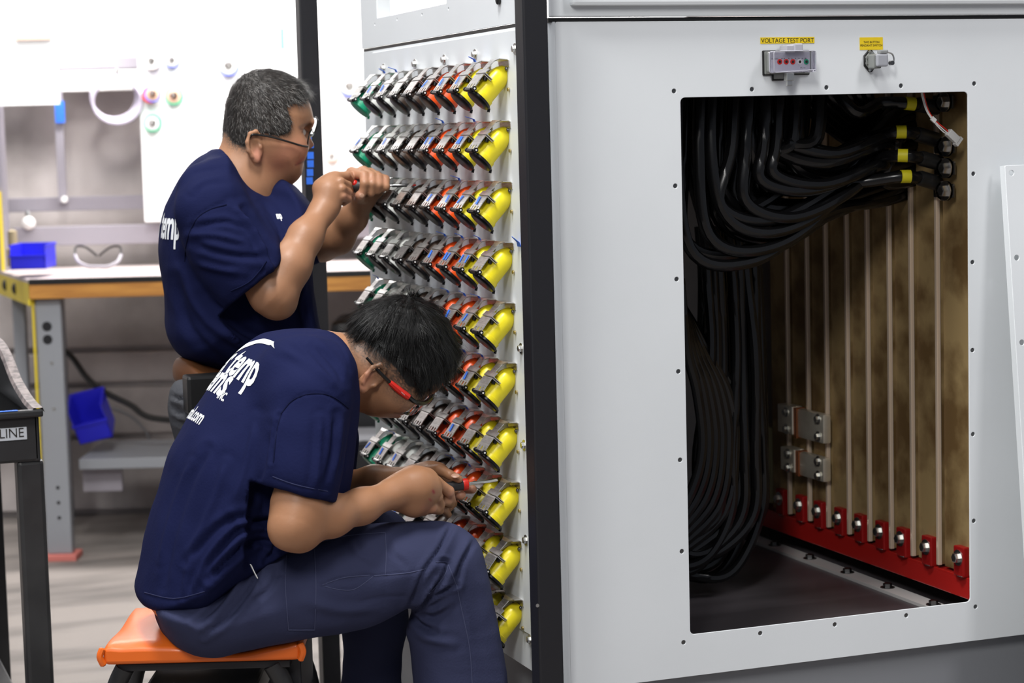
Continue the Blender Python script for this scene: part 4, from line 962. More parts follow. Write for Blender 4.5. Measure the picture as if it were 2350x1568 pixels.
# ================================================================== seated man
def seated():
    YS = .25
    root = thing('person', 'man in navy T-shirt and blue work trousers sitting bent forward, using a screwdriver', 'person', (-.5,YS,0))
    # ---- skin
    B = Body()
    head = [(806,845),(808,800),(818,762),(832,722),(860,704),(905,694),(955,698),(995,720),(1022,765),(1032,805),(1026,845),(1012,868),(1006,880),(998,890),(984,899),(972,910),(960,922),(948,932),(936,938),(930,944),(925,950),(912,957),(888,959),(857,956),(835,945),(815,922),(806,885)]
    B.poly(PP(head,.24), .24, .074, .070)
    f_dir = Y(985,960,.24)-Y(930,850,.24); u_dir = Y(985,730,.24)-Y(900,925,.24)
    # nose, brow, lips, cheek
    B.poly(PP([(975,902),(968,922),(958,936),(952,943),(944,943),(936,938),(940,925),(955,905)],.24), .24, .016, .012, .010)
    B.poly(PP([(1003,880),(998,893),(984,903),(975,900),(985,880)],.24), .24, .045, .014, .010)
    B.poly(PP([(934,938),(928,946),(921,950),(915,944),(925,934)],.24), .24, .022, .008, .006)
    B.poly(PP([(917,948),(914,957),(906,958),(905,948)],.24), .24, .022, .008, .006)
    B.ell(Y(921,951,.235), (.010,.030,.0015), None, .004, 's')
    B.ell(Y(972,904,.195), (.016,.014,.010), None, .014, 's')
    B.ell(Y(915,915,.19), (.030,.022,.022), None, .02)
    B.cap(Y(720,850,.26), Y(845,850,.245), .066, .060, .03)
    B.cap(Y(710,900,.12), Y(710,900,.38), .04, .04, .04)
    B.cap(Y(720,870,.25), Y(450,1330,.25), .07, .09, .04)
    headops = list(B.ops); ec = Y(852,872,.166); ear(B, ec, Y(872,905,.2)-Y(852,872,.2), Y(872,853,.2)-Y(838,890,.2), 1.0)
    # right arm
    S = lambda px,py,y,r: (Y(px,py,y), r*pxs(Y(px,py,y)))
    B.chain([S(704,940,.085,38), S(694,1060,.04,50), S(684,1170,.02,56), S(672,1205,.01,44)], .03)
    B.chain([S(676,1208,.01,45), S(760,1184,.04,45), S(830,1162,.08,37), S(905,1131,.12,31)], .022)
    B.cap(*[Y(655,1225,.01),Y(690,1232,.02)], .018,.022,.03)
    # left arm
    B.chain([S(720,900,.44,56), S(745,1100,.43,46), S(765,1120,.42,36), S(860,1105,.35,33), S(960,1098,.285,27), S(985,1092,.27,25)], .022)
    # right hand (palm + fingers)
    hy = .135
    B.chain([S(905,1131,.12,31), S(930,1122,hy,36), S(960,1120,hy,42), S(975,1122,hy+.005,38)], .02)
    B.chain([S(945,1095,hy+.02,20), S(978,1096,hy+.02,18)], .02); B.chain([S(915,1150,hy,20), S(950,1160,hy,21), S(972,1158,hy+.01,18)], .02)
    finger(B, [(955,1100,.14),(1002,1108,.145),(1030,1128,.155),(1036,1150,.18)], 0, [15,14,12.5,10.5])       # index
    finger(B, [(960,1120,.135),(1002,1140,.135),(1008,1160,.155),(1000,1166,.185)], 0, [16,14,12.5,11])        # middle, curled back
    finger(B, [(1006,1150,.16),(1026,1150,.17),(1034,1156,.19)], 0, [11.5,11.5,10.5])
    finger(B, [(955,1140,.13),(990,1166,.135),(1008,1172,.165)], 0, [15,13,11])                                # ring
    finger(B, [(940,1158,.13),(972,1172,.135),(990,1170,.165)], 0, [13,11.5,10])
    finger(B, [(1000,1165,.18),(1020,1172,.19),(1028,1181,.20)], 0, [10,9.5,9])                                # little finger tip
    # left hand
    B.chain([S(985,1092,.27,25), S(1000,1098,.265,30), S(1020,1112,.262,26)], .02)
    finger(B, [(985,1082,.245),(1008,1078,.225),(1032,1090,.205),(1053,1100,.198)], 0, [16,13,11,9.5])         # thumb on top
    finger(B, [(1020,1120,.262),(1045,1138,.245),(1058,1137,.215)], 0, [13,12,11.5])                           # index below
    finger(B, [(1025,1110,.27),(1060,1122,.255),(1084,1123,.235)], 0, [13,11.5,10.5])
    finger(B, [(1015,1130,.27),(1038,1155,.25),(1030,1166,.23)], 0, [12,11,10])
    lo = np.array([-.85,-.06,.5]); hi = np.array([.0,.52,1.34])
    V, Fq = B.mesh(lo, hi, .0026); me = vf_mesh('body', V, Fq, 'skin')
    px, py = pxof(V); base = np.array([.36,.175,.090]); c = np.tile(base, (len(V),1))
    hair_poly = [(800,770),(812,765),(848,789),(877,816),(900,835),(918,858),(936,886),(963,893),(974,878),(1010,874),(1060,870),(1080,660),(800,640)]
    ishead = (V[:,2] > Y(900,975,.24)[2]) & (V[:,0] > Y(790,850,.24)[0])
    dh = pdist(px, py, [(812,765),(848,789),(877,816),(900,835),(918,858),(936,886)])
    fade = np.where(ishead, np.exp(-(dh/42)**2), 0); nz = np.array([mnoise.noise(Vector(v)*900) for v in V[ishead]]); ff = np.zeros(len(V)); ff[ishead] = nz
    fade = np.clip(fade*(.85+.9*ff), 0, .9)[:,None]; c = c*(1-fade)+np.array([.03,.024,.02])*fade
    inh = ishead & inpoly(px,py,hair_poly); c[inh] = (.012,.011,.011)
    def tint(line, w_, colr, amt, cond=None):
        q = np.exp(-(pdist(px,py,line)/w_)**2)*amt
        if cond is not None: q = np.where(cond, q, 0)
        nonlocal c; c = c*(1-q[:,None])+np.array(colr)*q[:,None]
    tint([(930,946),(918,953),(907,955)], 4.5, (.34,.10,.07), .85, ishead); tint([(928,948),(918,950),(906,948)], 2, (.08,.03,.02), .85, ishead); tint([(938,936),(926,934),(918,940)], 2.5, (.16,.07,.04), .5, ishead)  # lip colour, with crease shade tinted in as the dark mouth line
    tint([(1000,893),(975,897),(955,898)], 4, (.03,.02,.015), .7, ishead)
    tint([(860,930),(900,945),(930,935)], 22, (.20,.12,.08), .35, ishead)
    tint([(845,862),(830,890)], 12, (.60,.24,.16), .45, ishead)
    tint([(994,1127),(996,1131)], 3, (.30,.01,.03), .9); tint([(986,1146),(989,1149)], 2.5, (.35,.03,.03), .7)
    tint([(998,1170),(975,1165)], 10, (.5,.20,.13), .3); tint([(1040,1140),(1084,1123)], 14, (.58,.28,.20), .5)
    colour(me, c); sk = link('body', me); adopt(root, sk)
    nail(root_child(sk), Y(1045,1092,.187), (-.2,-.6,.9), (.9,0,-.4), .0055, .0075)
    # ---- hair
    H = Body()
    hp_ = [(806,766),(812,738),(824,716),(848,697),(877,685),(905,679),(942,681),(972,687),(993,697),(1015,724),(1034,757),(1044,790),(1046,818),(1037,848),(1018,872),(1003,874),(972,876),(964,889),(948,890),(934,884),(918,858),(900,834),(877,816),(848,789),(822,772)]
    H.poly(PP(hp_,.24), .24, .083, .075)
    H.hairshell(None, headops, PP(hp_,.24), .24, .0045, .006)
    H.disp(crumple(.0014, 260, 4))
    hv, hf = H.mesh((-.42,.10,.80),(.02,.40,1.16), .003); hm = vf_mesh('h', hv, hf, 'hair'); nn = normals(hm)
    crown = Y(945,708,.24)
    def flow(P, N): 
        g = P-crown; g /= np.linalg.norm(g,axis=1)[:,None]+.004; return g+np.array([.12,0,-.05])
    def colf(P, r): g = r.uniform(.002,.011,len(P)); return np.stack([g*1.02,g,g*.98],1)
    sv, sf, sc_ = strands(hv, nn, 20000, .028, .00032, flow, colf, 3, .16, .12, nn[:,2] > -.75, 2)
    tv, tf, tc_ = strands(hv, nn, 260, .013, .0005, lambda P,N: N*.3+np.array([.1,0,.6]), colf, 3, .45, .8, np.linalg.norm(hv-crown,axis=1) < .022, 3)
    aV = np.concatenate([hv,sv,tv]); aF = np.concatenate([hf, sf+len(hv), tf+len(hv)+len(sv)]); cc = np.concatenate([np.full((len(hv),3),.004),sc_,tc_])
    hm2 = vf_mesh('hair', aV, aF, 'hair', True); colour(hm2, cc); ho = link('hair', hm2); adopt(root, ho); ho['label'] = 'thick short black hair'
    # ---- shirt
    T = Body()
    tor = [(772,772),(745,757),(700,754),(655,758),(615,770),(575,798),(540,832),(502,880),(462,935),(428,990),(402,1042),(386,1095),(370,1150),(352,1205),(336,1270),(325,1330),(318,1374),(340,1392),(400,1400),(450,1392),(520,1350),(590,1300),(650,1262),(700,1238),(758,1200),(782,1120),(795,1040),(804,960),(806,890),(800,830),(786,795)]
    T.poly(PP(tor,YS), YS, .208, .12)
    T.chain([S(690,860,.12,78), S(705,915,.07,72)], .05); T.chain([S(690,860,.38,78), S(715,915,.44,72)], .05)
    sl = [S(706,930,.065,72), S(700,1010,.045,76), S(690,1090,.03,74), S(688,1180,.03,74)]
    T.chain(sl, .035)
    T.chain([S(730,920,.44,70), S(745,1010,.44,66), S(752,1100,.43,62)], .035)
    h0 = Y(690,1134,.03); hd = (Y(682,1190,.03)-Y(700,1000,.04)); hd /= np.linalg.norm(hd); hn = hd + np.array([-.20,0,0]); hn /= np.linalg.norm(hn)
    # sleeve cut: subtract a big blob below the hem, only around the arm
    def below(P):
        q = -((P-h0)@hn); r_ = np.linalg.norm((P-h0)-((P-h0)@hd)[:,None]*hd, axis=1)-.085
        return np.maximum(np.maximum(q, r_), P[:,1]-.100)
    T._p(below, h0+hd*.05, .15, .003, 's')
    T.cap(h0-hd*.012, h0+hd*.05, .043, .045, .004, 's')
    T.disp(crumple(.0011, 26, 5)); T.disp(crumple(.0006, 75, 6))
    FT = (folds([
        ([(806,945),(770,916),(740,903),(700,905),(665,925),(642,955)], 2.2, 3),      # armhole seam
        ([(642,955),(630,1010),(625,1060)], 2.5, 5),
        ([(798,960),(785,1050),(770,1100)], 2.2, 9), ([(770,950),(762,1040),(745,1120)], 3.5, 9), ([(735,960),(730,1050),(720,1130)], -2.5, 9),
        ([(622,1095),(690,1118),(757,1128)], 1.2, 2.5),                                # hem stitch
        ([(650,1260),(590,1240),(540,1270),(480,1330)], 6, 9), ([(640,1230),(600,1210),(560,1225),(500,1300)], -5, 10), ([(560,1180),(500,1210),(430,1290)], 4, 10),
        ([(600,1190),(540,1210),(470,1290),(440,1370)], -4, 9), ([(690,1240),(640,1250),(610,1290)], 6, 7), ([(660,1180),(610,1195),(560,1190)], 5, 9),
        ([(480,1030),(440,1110),(400,1230),(375,1350)], 2.6, 10), ([(520,1060),(490,1150),(440,1280),(420,1380)], -2.4, 10), ([(440,1060),(400,1160),(370,1290)], -2, 8),
        ([(620,980),(600,1080),(560,1180)], 3.5, 12), ([(590,960),(565,1070),(530,1170)], -3, 12), ([(330,1365),(400,1378),(470,1362)], 1.1, 2.5),
        ([(786,800),(770,785),(742,772)], 1.2, 3), ([(800,850),(790,812),(770,786),(750,772)], 1.5, 3), ([(640,800),(700,830),(760,880)], -2, 12),
        ([(720,790),(760,830),(795,880)], 2.5, 8), ([(680,790),(730,840),(780,900)], -2, 9)]))
    tv_, tf_ = T.mesh((-.86,-.10,.50),(-.20,.58,1.12), .0038); tv_ = dress(tv_, tf_, FT, 3, .0020, 9, (1.3,1,.55)); tm = vf_mesh('shirt', tv_, tf_, 'navy'); to = link('shirt', tm); adopt(root, to)
    bvh = BVHTree.FromPolygons([tuple(v) for v in tv_], [tuple(f) for f in tf_.tolist()])
    seams(root, bvh, [[(800,938),(770,914),(740,904),(705,905),(670,920),(645,950)],[(645,952),(634,1000),(628,1060)]], mat('shirt_seam',(.006,.008,.032),.9,spec=.1), .0013, None)
    seams(root, bvh, [[(626,1094),(680,1113),(752,1128)],[(332,1360),(400,1374),(470,1358)]], mat('hem_stitching',(.017,.022,.075),.8), .0008, None)
    # back print
    def back_text(txt, tl, dirx, dirz, size, sx, bold, name='shirt_print'):
        me = textmesh(txt, size, sx, bold, 0)
        bm = bmesh.new(); bm.from_mesh(me); bmesh.ops.remove_doubles(bm, verts=bm.verts, dist=1e-6); bmesh.ops.triangulate(bm, faces=bm.faces)
        for it in range(3):
            es = [e for e in bm.edges if e.calc_length() > .009]
            if es: bmesh.ops.subdivide_edges(bm, edges=es, cuts=1); bmesh.ops.triangulate(bm, faces=bm.faces)
        tl = np.array(tl); dx = np.array(dirx)/np.linalg.norm(dirx); dz = np.array(dirz)/np.linalg.norm(dirz); nrm = np.cross(dx, dz); nrm /= np.linalg.norm(nrm); miss = []
        for v in bm.verts:
            p = tl+dx*v.co.x-dz*v.co.y                                # dz points down the back
            h = bvh.ray_cast(Vector(p+OUT*.3), Vector(-OUT))
            if h[0] is None or h[1].dot(Vector(OUT)) < .25: miss.append(v)
            else: v.co = h[0]+h[1]*.0010
        bmesh.ops.delete(bm, geom=miss, context='VERTS')
        bm.to_mesh(me); bm.free(); me.materials.clear(); me.materials.append(MT['print']); me.name = name
        o = link(name, me); adopt(root, o)
    spine0 = Y(575,800,YS); spine1 = Y(400,1045,YS); dn = spine1-spine0; dn /= np.linalg.norm(dn); OUT = np.array([dn[2],0,-dn[0]]); OUT = OUT if OUT[2] > 0 else -OUT
    lat = np.array([0,-1.,0])
    def at_back(px, py, y): return Y(px,py,y)
    def line(txt, base_px, size, sx, bold, endy, widthm):
        rr = ray(*base_px); h = bvh.ray_cast(Vector(CAM), Vector(rr/np.linalg.norm(rr))); p = np.array(h[0]); me = textmesh(txt,1,1,0,0); wd = max(v.co.x for v in me.vertices)
        sxx = widthm/(wd*size); start = p-lat*widthm
        back_text(txt, start, lat, dn, size, sxx, bold)
    line('power temp', (580,888), .082, 1, .0022, 0, .34)
    line('systems', (508,909), .078, 1, .0022, 0, .24)
    line('INC.', (513,922), .022, 1, .0006, 0, .030)
    line('powertemprental.com', (458,975), .036, 1, .0008, 0, .32)
    b_ = Y(560,815,YS)
    mbx = MB(); 
    sw = [(-.11,0.0),(-.05,.035),(.02,.052),(.09,.052),(.135,.040),(.09,.044),(.02,.040),(-.05,.016)]
    # swoosh above the lettering
    me = bpy.data.meshes.new('shirt_print'); bm = bmesh.new(); L_ = spline([np.array(q) for q in sw[:5]],10); M2 = spline([np.array(q) for q in [sw[0],sw[7],sw[6],sw[5],sw[4]]],10)
    prev = None
    for a_, b2 in zip(L_, M2):
        vv = []
        for q in (a_, b2):
            p = b_+lat*q[0]-dn*(q[1]-.01); h = bvh.ray_cast(Vector(p+OUT*.3), Vector(-OUT)); vv.append(bm.verts.new(h[0]+Vector(OUT)*.0012 if h[0] else p))
        if prev: 
            try: bm.faces.new((prev[0],vv[0],vv[1],prev[1]))
            except ValueError: pass
        prev = vv
    bm.to_mesh(me); bm.free(); me.materials.append(MT['print']); o = link('shirt_print', me); adopt(root, o)
    # ---- trousers
    Q = Body()
    leg = [(372,1403),(400,1390),(450,1372),(520,1310),(600,1272),(660,1252),(740,1228),(820,1212),(900,1203),(980,1200),(1035,1205),(1072,1222),(1095,1250),(1106,1290),(1120,1350),(1134,1420),(1148,1490),(1160,1570),(1175,1700),(1185,1860),(1180,2040),(1010,2040),(985,1860),(968,1700),(955,1570),(946,1490),(938,1460),(946,1430),(950,1400),(925,1392),(890,1412),(840,1436),(760,1454),(680,1470),(600,1482),(520,1486),(460,1476),(410,1450),(375,1420)]
    Q.poly(PP(leg,.150), .150, .084, .085)
    Q.ell(Y(455,1400,.26), (.070,.15,.070), None, .06)
    Q.chain([S(470,1385,.37,78), S(700,1290,.39,76), S(850,1250,.41,70), S(868,1245,.42,66)], .04)
    Q.chain([S(868,1250,.42,64), S(860,1420,.42,66), S(850,1640,.40,66), S(850,2050,.38,62)], .04)
    Q.disp(crumple(.0012, 28, 8)); Q.disp(crumple(.0005, 80, 9))
    FQ = (folds([
        ([(720,1258),(724,1350),(722,1450)], 1.6, 2.5), ([(660,1262),(656,1350),(664,1448)], 1.6, 2.5), ([(672,1265),(668,1350),(676,1448)], .7, 2),
        ([(884,1224),(886,1275),(884,1320),(880,1400)], 1.4, 2.5), ([(724,1240),(800,1228),(884,1223)], 1.2, 2.5), ([(664,1448),(722,1450)], 1.2, 2.5),
        ([(740,1344),(790,1326),(850,1321)], 3.2, 4), ([(740,1344),(780,1352),(815,1350),(858,1322)], 1.8, 3), ([(858,1322),(930,1316),(978,1306)], 1.5, 2.5), ([(760,1336),(800,1334),(840,1326)], 1.5, 8),
        ([(1040,1200),(1010,1260),(975,1310),(945,1380),(935,1400)], 4, 7), ([(1000,1290),(1028,1292),(1015,1330),(975,1375),(940,1400)], 4, 6), ([(1090,1240),(1060,1290),(1048,1340)], 3, 7),
        ([(1048,1342),(1010,1360),(970,1385),(945,1410)], 5, 6), ([(1048,1342),(1060,1400),(1078,1490),(1082,1568),(1090,1700)], 1.6, 2.5), ([(1000,1330),(975,1360),(945,1392)], -4, 7),
        ([(1075,1240),(1045,1300),(1020,1340)], -3, 10), ([(940,1400),(960,1430),(1000,1450)], 6, 8), ([(965,1400),(1000,1400),(1035,1380)], -5, 9), ([(945,1448),(985,1468),(1040,1478)], -3, 10),
        ([(600,1290),(575,1350),(520,1420),(470,1455)], 4, 8), ([(570,1290),(540,1360),(480,1430)], -4, 8), ([(545,1300),(510,1370),(450,1430)], 3.5, 8), ([(640,1300),(620,1350),(570,1390)], 2.5, 8),
        ([(470,1470),(500,1440),(540,1415)], -1.6, 4), ([(700,1380),(780,1400),(870,1395)], -2, 14), ([(860,1290),(820,1270),(800,1240)], -1.6, 8), ([(930,1300),(900,1270),(890,1240)], 1.8, 8), ([(820,1385),(870,1372),(930,1368)], 1.5, 4),
        ([(630,1320),(655,1322)], 2, 3)], .24))
    qv, qf = Q.mesh((-.80,-.02,.02),(.0,.58,.80), .0042); qv = dress(qv, qf, FQ, 5, .0018, 10, (.6,1,1.2)); qo = link('trousers', vf_mesh('trousers', qv, qf, 'navyt')); adopt(root, qo)
    qb = BVHTree.FromPolygons([tuple(v) for v in qv], [tuple(f) for f in qf.tolist()])
    seams(root, qb, [[(722,1262),(725,1350),(722,1446)],[(657,1275),(655,1350),(662,1446)],[(884,1224),(886,1275),(884,1320)],[(730,1246),(800,1230),(884,1223)],[(662,1446),(722,1446)],
        [(740,1343),(790,1326),(850,1321)],[(740,1345),(780,1354),(815,1352),(856,1324)],[(858,1322),(930,1316),(978,1306)],[(1000,1291),(1028,1293),(1018,1326),(985,1362)],[(1048,1344),(1060,1400),(1078,1490),(1084,1568)],
        [(1028,1293),(1040,1325),(1048,1344)]], mat('trouser_stitching',(.055,.063,.13),.8), .0009, None)
    pw = Y(572,1305,.085); AO('pocket_tab', MB().sheet([(pw[0]-.004,pw[2]+.012),(pw[0]+.001,pw[2]),(pw[0]+.006,pw[2]-.011)], [(.052,.060)]*3, .001), 'paper', root)
    # shoes below the frame
    for xx, yy in ((Y(1095,2040,.135)[0],.135),(Y(850,2050,.38)[0],.38)):
        W_ = Body(); W_.poly([np.array([xx+a,0,b]) for a,b in ((-.085,.004),(-.09,.05),(-.06,.11),(.02,.11),(.06,.085),(.14,.06),(.18,.03),(.17,.004))], yy, .048, .03)
        v_, f_ = W_.mesh((xx-.14,yy-.08,-.02),(xx+.24,yy+.08,.16),.006); so = link('shoe', vf_mesh('shoe', v_, f_, 'bleather')); adopt(root, so)
    # ---- glasses
    def gy(px,py,y): return Y(px,py,y)
    tp = [gy(841,821,.163),gy(868,851,.160),gy(897,880,.160)]; t2 = [gy(895,878,.160),gy(915,895,.161),gy(938,912,.163)]
    AO('glasses_temple', MB().tube(spline(tp,5), [.0022]*5+[.003]*6, 8), 'rim', root)
    rd = AO('glasses_temple', MB().tube(spline(t2,5), [.0042,.005,.0052,.0055,.0058,.006,.006,.006,.006,.0058,.0055], 8), 'redp', root); rd['label'] = 'red section of the glasses temple'
    lg_ = obj('logo_mark', MB().sheet([(0,0),(.008,0)], [(-.0015,.0015)]*2, .0004).xf(frameM(gy(921,900,.1545),(.7,0,-.7),(0,-1,0.))), 'print'); lg_.parent = rd
    fr = spline([gy(934,908,.163),gy(952,922,.175),gy(972,926,.20),gy(986,917,.225),gy(992,905,.245),gy(994,893,.27),gy(985,890,.31)],6)
    AO('glasses_brow', MB().tube(fr, .0042, 8), 'rim', root)
    lens = []; 
    for k in range(9):
        p = np.array(fr[3+k*3]); 
        for j in range(4): lens.append(p+j*.011*(Y(930,938,.2)-Y(962,905,.2))/np.linalg.norm(Y(930,938,.2)-Y(962,905,.2))*.9)
    AO('lens', MB().add(lens, [(i*4+j,(i+1)*4+j,(i+1)*4+j+1,i*4+j+1) for i in range(8) for j in range(3)]), 'glass', root)
    # screwdriver
    a = Y(1012,1120,.205); b = Y(1061,1113,.205); d = (Y(1140,1102,.205)-a); d /= np.linalg.norm(d)
    sd = thing('screwdriver', 'red and black screwdriver in the seated man\'s hands', 'screwdriver', a)
    s_ = pxs(a)
    AO('handle', MB().tube([a-d*.045, a-d*.04, a-d*.01, a+d*.018, b], [s_*10, s_*15, s_*14, s_*11.5, s_*13], 16), 'tread', sd)
    AO('collar', MB().tube([b, b+d*.003, b+d*.009, b+d*.011], [s_*13.5, s_*14.5, s_*14, s_*9], 16), 'redp', sd)
    AO('shaft', MB().tube([b+d*.01, Y(1140,1102,.205)-d*.002, Y(1141,1101.8,.205)], [s_*4.2, s_*4.2, s_*3.2], 12), 'zinc', sd)
def root_child(o): return o
def seams(root, bv, lines, m, rad, cols):
    for l in lines:
        pts = []
        for q in spline([np.array(p,float) for p in l], 6):
            rr = ray(q[0],q[1]); h = bv.ray_cast(Vector(CAM), Vector(rr/np.linalg.norm(rr)))
            if h[0] is not None: pts.append(np.array(h[0])+np.array(h[1])*rad*.35)
        if len(pts) > 2 and max(np.linalg.norm(a-b) for a,b in zip(pts[:-1],pts[1:])) < .06: AO('seam', MB().tube(pts, rad, 5), m, root)
# ================================================================== standing man
def standing():
    YS = .87
    root = thing('person', 'grey-haired man in navy T-shirt and glasses standing, working with a long screwdriver', 'person', (-.35,YS,0))
    S = lambda px,py,y,r: (Y(px,py,y), r*pxs(Y(px,py,y)))
    B = Body()
    head = [(522,300),(523,255),(532,215),(552,188),(585,169),(620,164),(655,173),(684,190),(698,210),(706,232),(712,250),(715,268),(712,285),(706,298),(704,312),(706,330),(704,345),(699,356),(696,364),(692,372),(686,378),(686,388),(680,400),(667,408),(645,411),(615,404),(585,392),(560,372),(535,345)]
    B.poly(PP(head,YS), YS, .074, .066)
    B.poly(PP([(707,300),(712,316),(719,330),(718,337),(709,341),(700,340),(700,320)],YS), YS, .017, .012, .009)
    B.poly(PP([(715,275),(713,290),(706,298),(696,292),(700,275)],YS), YS, .050, .014, .010)
    B.poly(PP([(700,358),(697,367),(689,371),(684,362),(690,354)],YS), YS, .024, .008, .006)
    B.poly(PP([(692,373),(690,380),(683,383),(678,375)],YS), YS, .022, .008, .006)
    B.ell(Y(690,371.5,YS-.01), (.012,.028,.0016), None, .004, 's')
    B.ell(Y(703,302,YS-.035), (.012,.015,.010), None, .014, 's'); B.ell(Y(703,302,YS+.035), (.012,.015,.010), None, .014, 's')
    B.ell(Y(668,345,YS-.045), (.030,.022,.026), None, .02)
    B.ell(Y(662,388,YS-.02), (.022,.03,.02), None, .02)
    B.chain([S(566,425,YS,54), S(590,350,YS,52)], .04); B.cap(Y(552,385,YS), Y(578,335,YS), .046, .046, .04); B.cap(Y(590,425,YS), Y(640,395,YS), .045,.03,.03)
    B.cap(Y(520,500,YS-.10), Y(520,500,YS+.10), .04,.04,.04); B.cap(Y(540,440,YS), Y(560,800,YS), .07,.09,.04)
    headops = list(B.ops); ec = Y(585,338,YS-.075); ear(B, ec, Y(606,334,YS)-Y(585,338,YS), Y(584,308,YS)-Y(590,368,YS), 1.03)
    # right arm
    B.chain([S(500,500,.74,36), S(570,600,.69,42), S(622,672,.665,45), S(636,684,.665,38)], .03)
    B.chain([S(634,680,.665,42), S(665,610,.67,46), S(700,545,.69,37), S(742,482,.725,27), S(752,468,.73,26)], .022)
    B.ell(Y(640,702,.67), (.026,.026,.022), None, .02)
    # left arm
    B.chain([S(660,500,1.02,46), S(735,555,.98,36), S(742,560,.97,36)], .03)
    B.chain([S(738,556,.96,33), S(775,545,.93,36), S(810,500,.885,30), S(832,462,.85,24)], .022)
    # right hand
    B.chain([S(752,468,.73,26), S(756,440,.735,31), S(764,425,.74,26)], .016); B.chain([S(736,430,.745,17), S(768,408,.75,14)], .014)
    finger(B, [(748,420,.745),(772,405,.742),(795,403,.75),(806,416,.77)], 0, [13,11,9.5,8.5])
    finger(B, [(760,432,.725),(782,417,.722),(799,425,.735),(803,438,.76)], 0, [11.5,10,9,8.5])
    finger(B, [(764,446,.72),(785,433,.715),(800,442,.73),(800,454,.755)], 0, [11.5,10,9,8.5])
    finger(B, [(768,458,.72),(786,450,.715),(799,457,.728),(789,466,.74)], 0, [10.5,9.5,8.5,7.5])
    finger(B, [(745,418,.755),(775,405,.765),(800,402,.775),(812,410,.78)], 0, [12,11,9.5,8])
    # left hand
    B.chain([S(832,462,.85,24), S(838,442,.835,28), S(852,430,.825,26), S(862,428,.825,20)], .016)
    for (k, p, i1, tp) in ((0,(806,396),(836,405),(833,442)), (1,(834,392),(853,406),(852,443)), (2,(850,397),(868,409),(867,437)), (3,(866,405),(884,413),(877,433))):
        finger(B, [(p[0],p[1],.800),(i1[0],i1[1]-1,.752),(i1[0]+1,i1[1]+16,.738),(tp[0],tp[1],.742)], 0, [12,11.5,11,9.5] if k < 3 else [11,10.5,9.5,8.5])
    finger(B, [(835,455,.82),(826,456,.79),(826,449,.745)], 0, [14,12,11.5])
    B.chain([S(812,402,.805,14), S(862,410,.81,15)], .012)
    V, Fq = B.mesh((-.68,.55,.72),(.0,1.16,1.58), .0027); me = vf_mesh('body', V, Fq, 'skin'); px, py = pxof(V)
    c = np.tile(np.array([.37,.185,.100]), (len(V),1)); ish = (V[:,2] > Y(640,425,YS)[2]) & (px < 740)
    hp_ = [(508,300),(519,306),(533,327),(560,338),(566,318),(584,308),(620,312),(640,306),(650,288),(640,266),(637,247),(662,238),(685,231),(704,219),(720,210),(720,120),(480,120)]
    def tint(line, w_, colr, amt, cond=None):
        nonlocal c
        q = np.exp(-(pdist(px,py,line)/w_)**2)*amt
        if cond is not None: q = np.where(cond, q, 0)
        c = c*(1-q[:,None])+np.array(colr)*q[:,None]
    inh = ish & inpoly(px,py,hp_) & ~((px > 560) & (px < 616) & (py > 296)); c[inh] = (.05,.042,.038)
    nz = np.zeros(len(V)); nz[ish] = [mnoise.noise(Vector(v)*800) for v in V[ish]]
    tint([(519,309),(533,331),(560,340)], 12, (.08,.065,.055), .7, ish & (nz > -.15)); tint([(640,306),(652,288),(642,262)], 9, (.10,.08,.07), .65, ish & (nz > -.1))
    tint([(713,284),(700,286),(688,292)], 4, (.10,.06,.05), .6, ish); tint([(701,301),(694,303)], 2.2, (.06,.03,.02), .8, ish)
    tint([(697,364),(688,371),(682,376)], 4.5, (.36,.10,.08), .85, ish); tint([(697,371),(688,375),(678,379)], 1.8, (.12,.04,.03), .85, ish); tint([(702,338),(690,350),(684,362)], 2.5, (.22,.10,.06), .5, ish); tint([(690,296),(700,299),(706,303)], 2.4, (.10,.045,.03), .8, ish); tint([(640,370),(660,350),(690,340)], 30, (.52,.20,.13), .45, ish)  # lip and cheek colour; crease shade tinted dark at mouth and nasolabial fold
    tint([(590,350),(592,362)], 12, (.62,.25,.19), .5, ish); tint([(798,450),(826,449)], 12, (.55,.25,.18), .4)
    tint([(806,400),(884,414)], 10, (.50,.24,.16), .35)
    colour(me, c); sk = link('body', me); adopt(root, sk)
    for sg in (-1,1):
        e = MB().ell(Y(691,304,YS+sg*.030), (.0100,.0092,.0088)); o = obj('eye', e, 'eye'); adopt(root, o)
    nail(sk, Y(831,449,.7345), (.2,-1,.05), (1,0,.2), .0048, .0058)
    # hair
    H = Body()
    hq = [(517,303),(519,270),(523,235),(536,197),(562,171),(600,158),(640,163),(664,173),(690,190),(703,210),(704,218),(686,231),(662,238),(638,247),(642,266),(650,286),(640,305),(618,312),(582,307),(565,322),(560,337),(545,334),(530,326)]
    H.poly(PP(hq,YS), YS, .077, .069); H.hairshell(None, headops, PP(hq,YS), YS, .0035, .004); H.disp(crumple(.0008, 300, 3))
    hv, hf = H.mesh((-.55,.74,1.28),(-.10,1.0,1.56), .003); hm = vf_mesh('h', hv, hf, 'hair'); nn = normals(hm)
    crown = Y(575,180,YS)
    def flow(P, N):
        g = P-crown; g /= np.linalg.norm(g,axis=1)[:,None]+.004; return g+np.array([.25,0,-.35])
    def colf(P, r):
        x, y = pxof(P); side = np.clip(1-np.abs(y-245)/70,0,1)*np.clip((x-520)/60,0,1)
        g = np.where(r.random(len(P)) < .10+.42*side, r.uniform(.07,.26,len(P)), r.uniform(.008,.035,len(P))); return np.stack([g*1.04,g*.98,g*.92],1)
    sv, sf, sc_ = strands(hv, nn, 21000, lambda P: np.where(pxof(P)[0] > 670, .017, .0095), .00030, flow, colf, 2, .28, .55, None, 2)
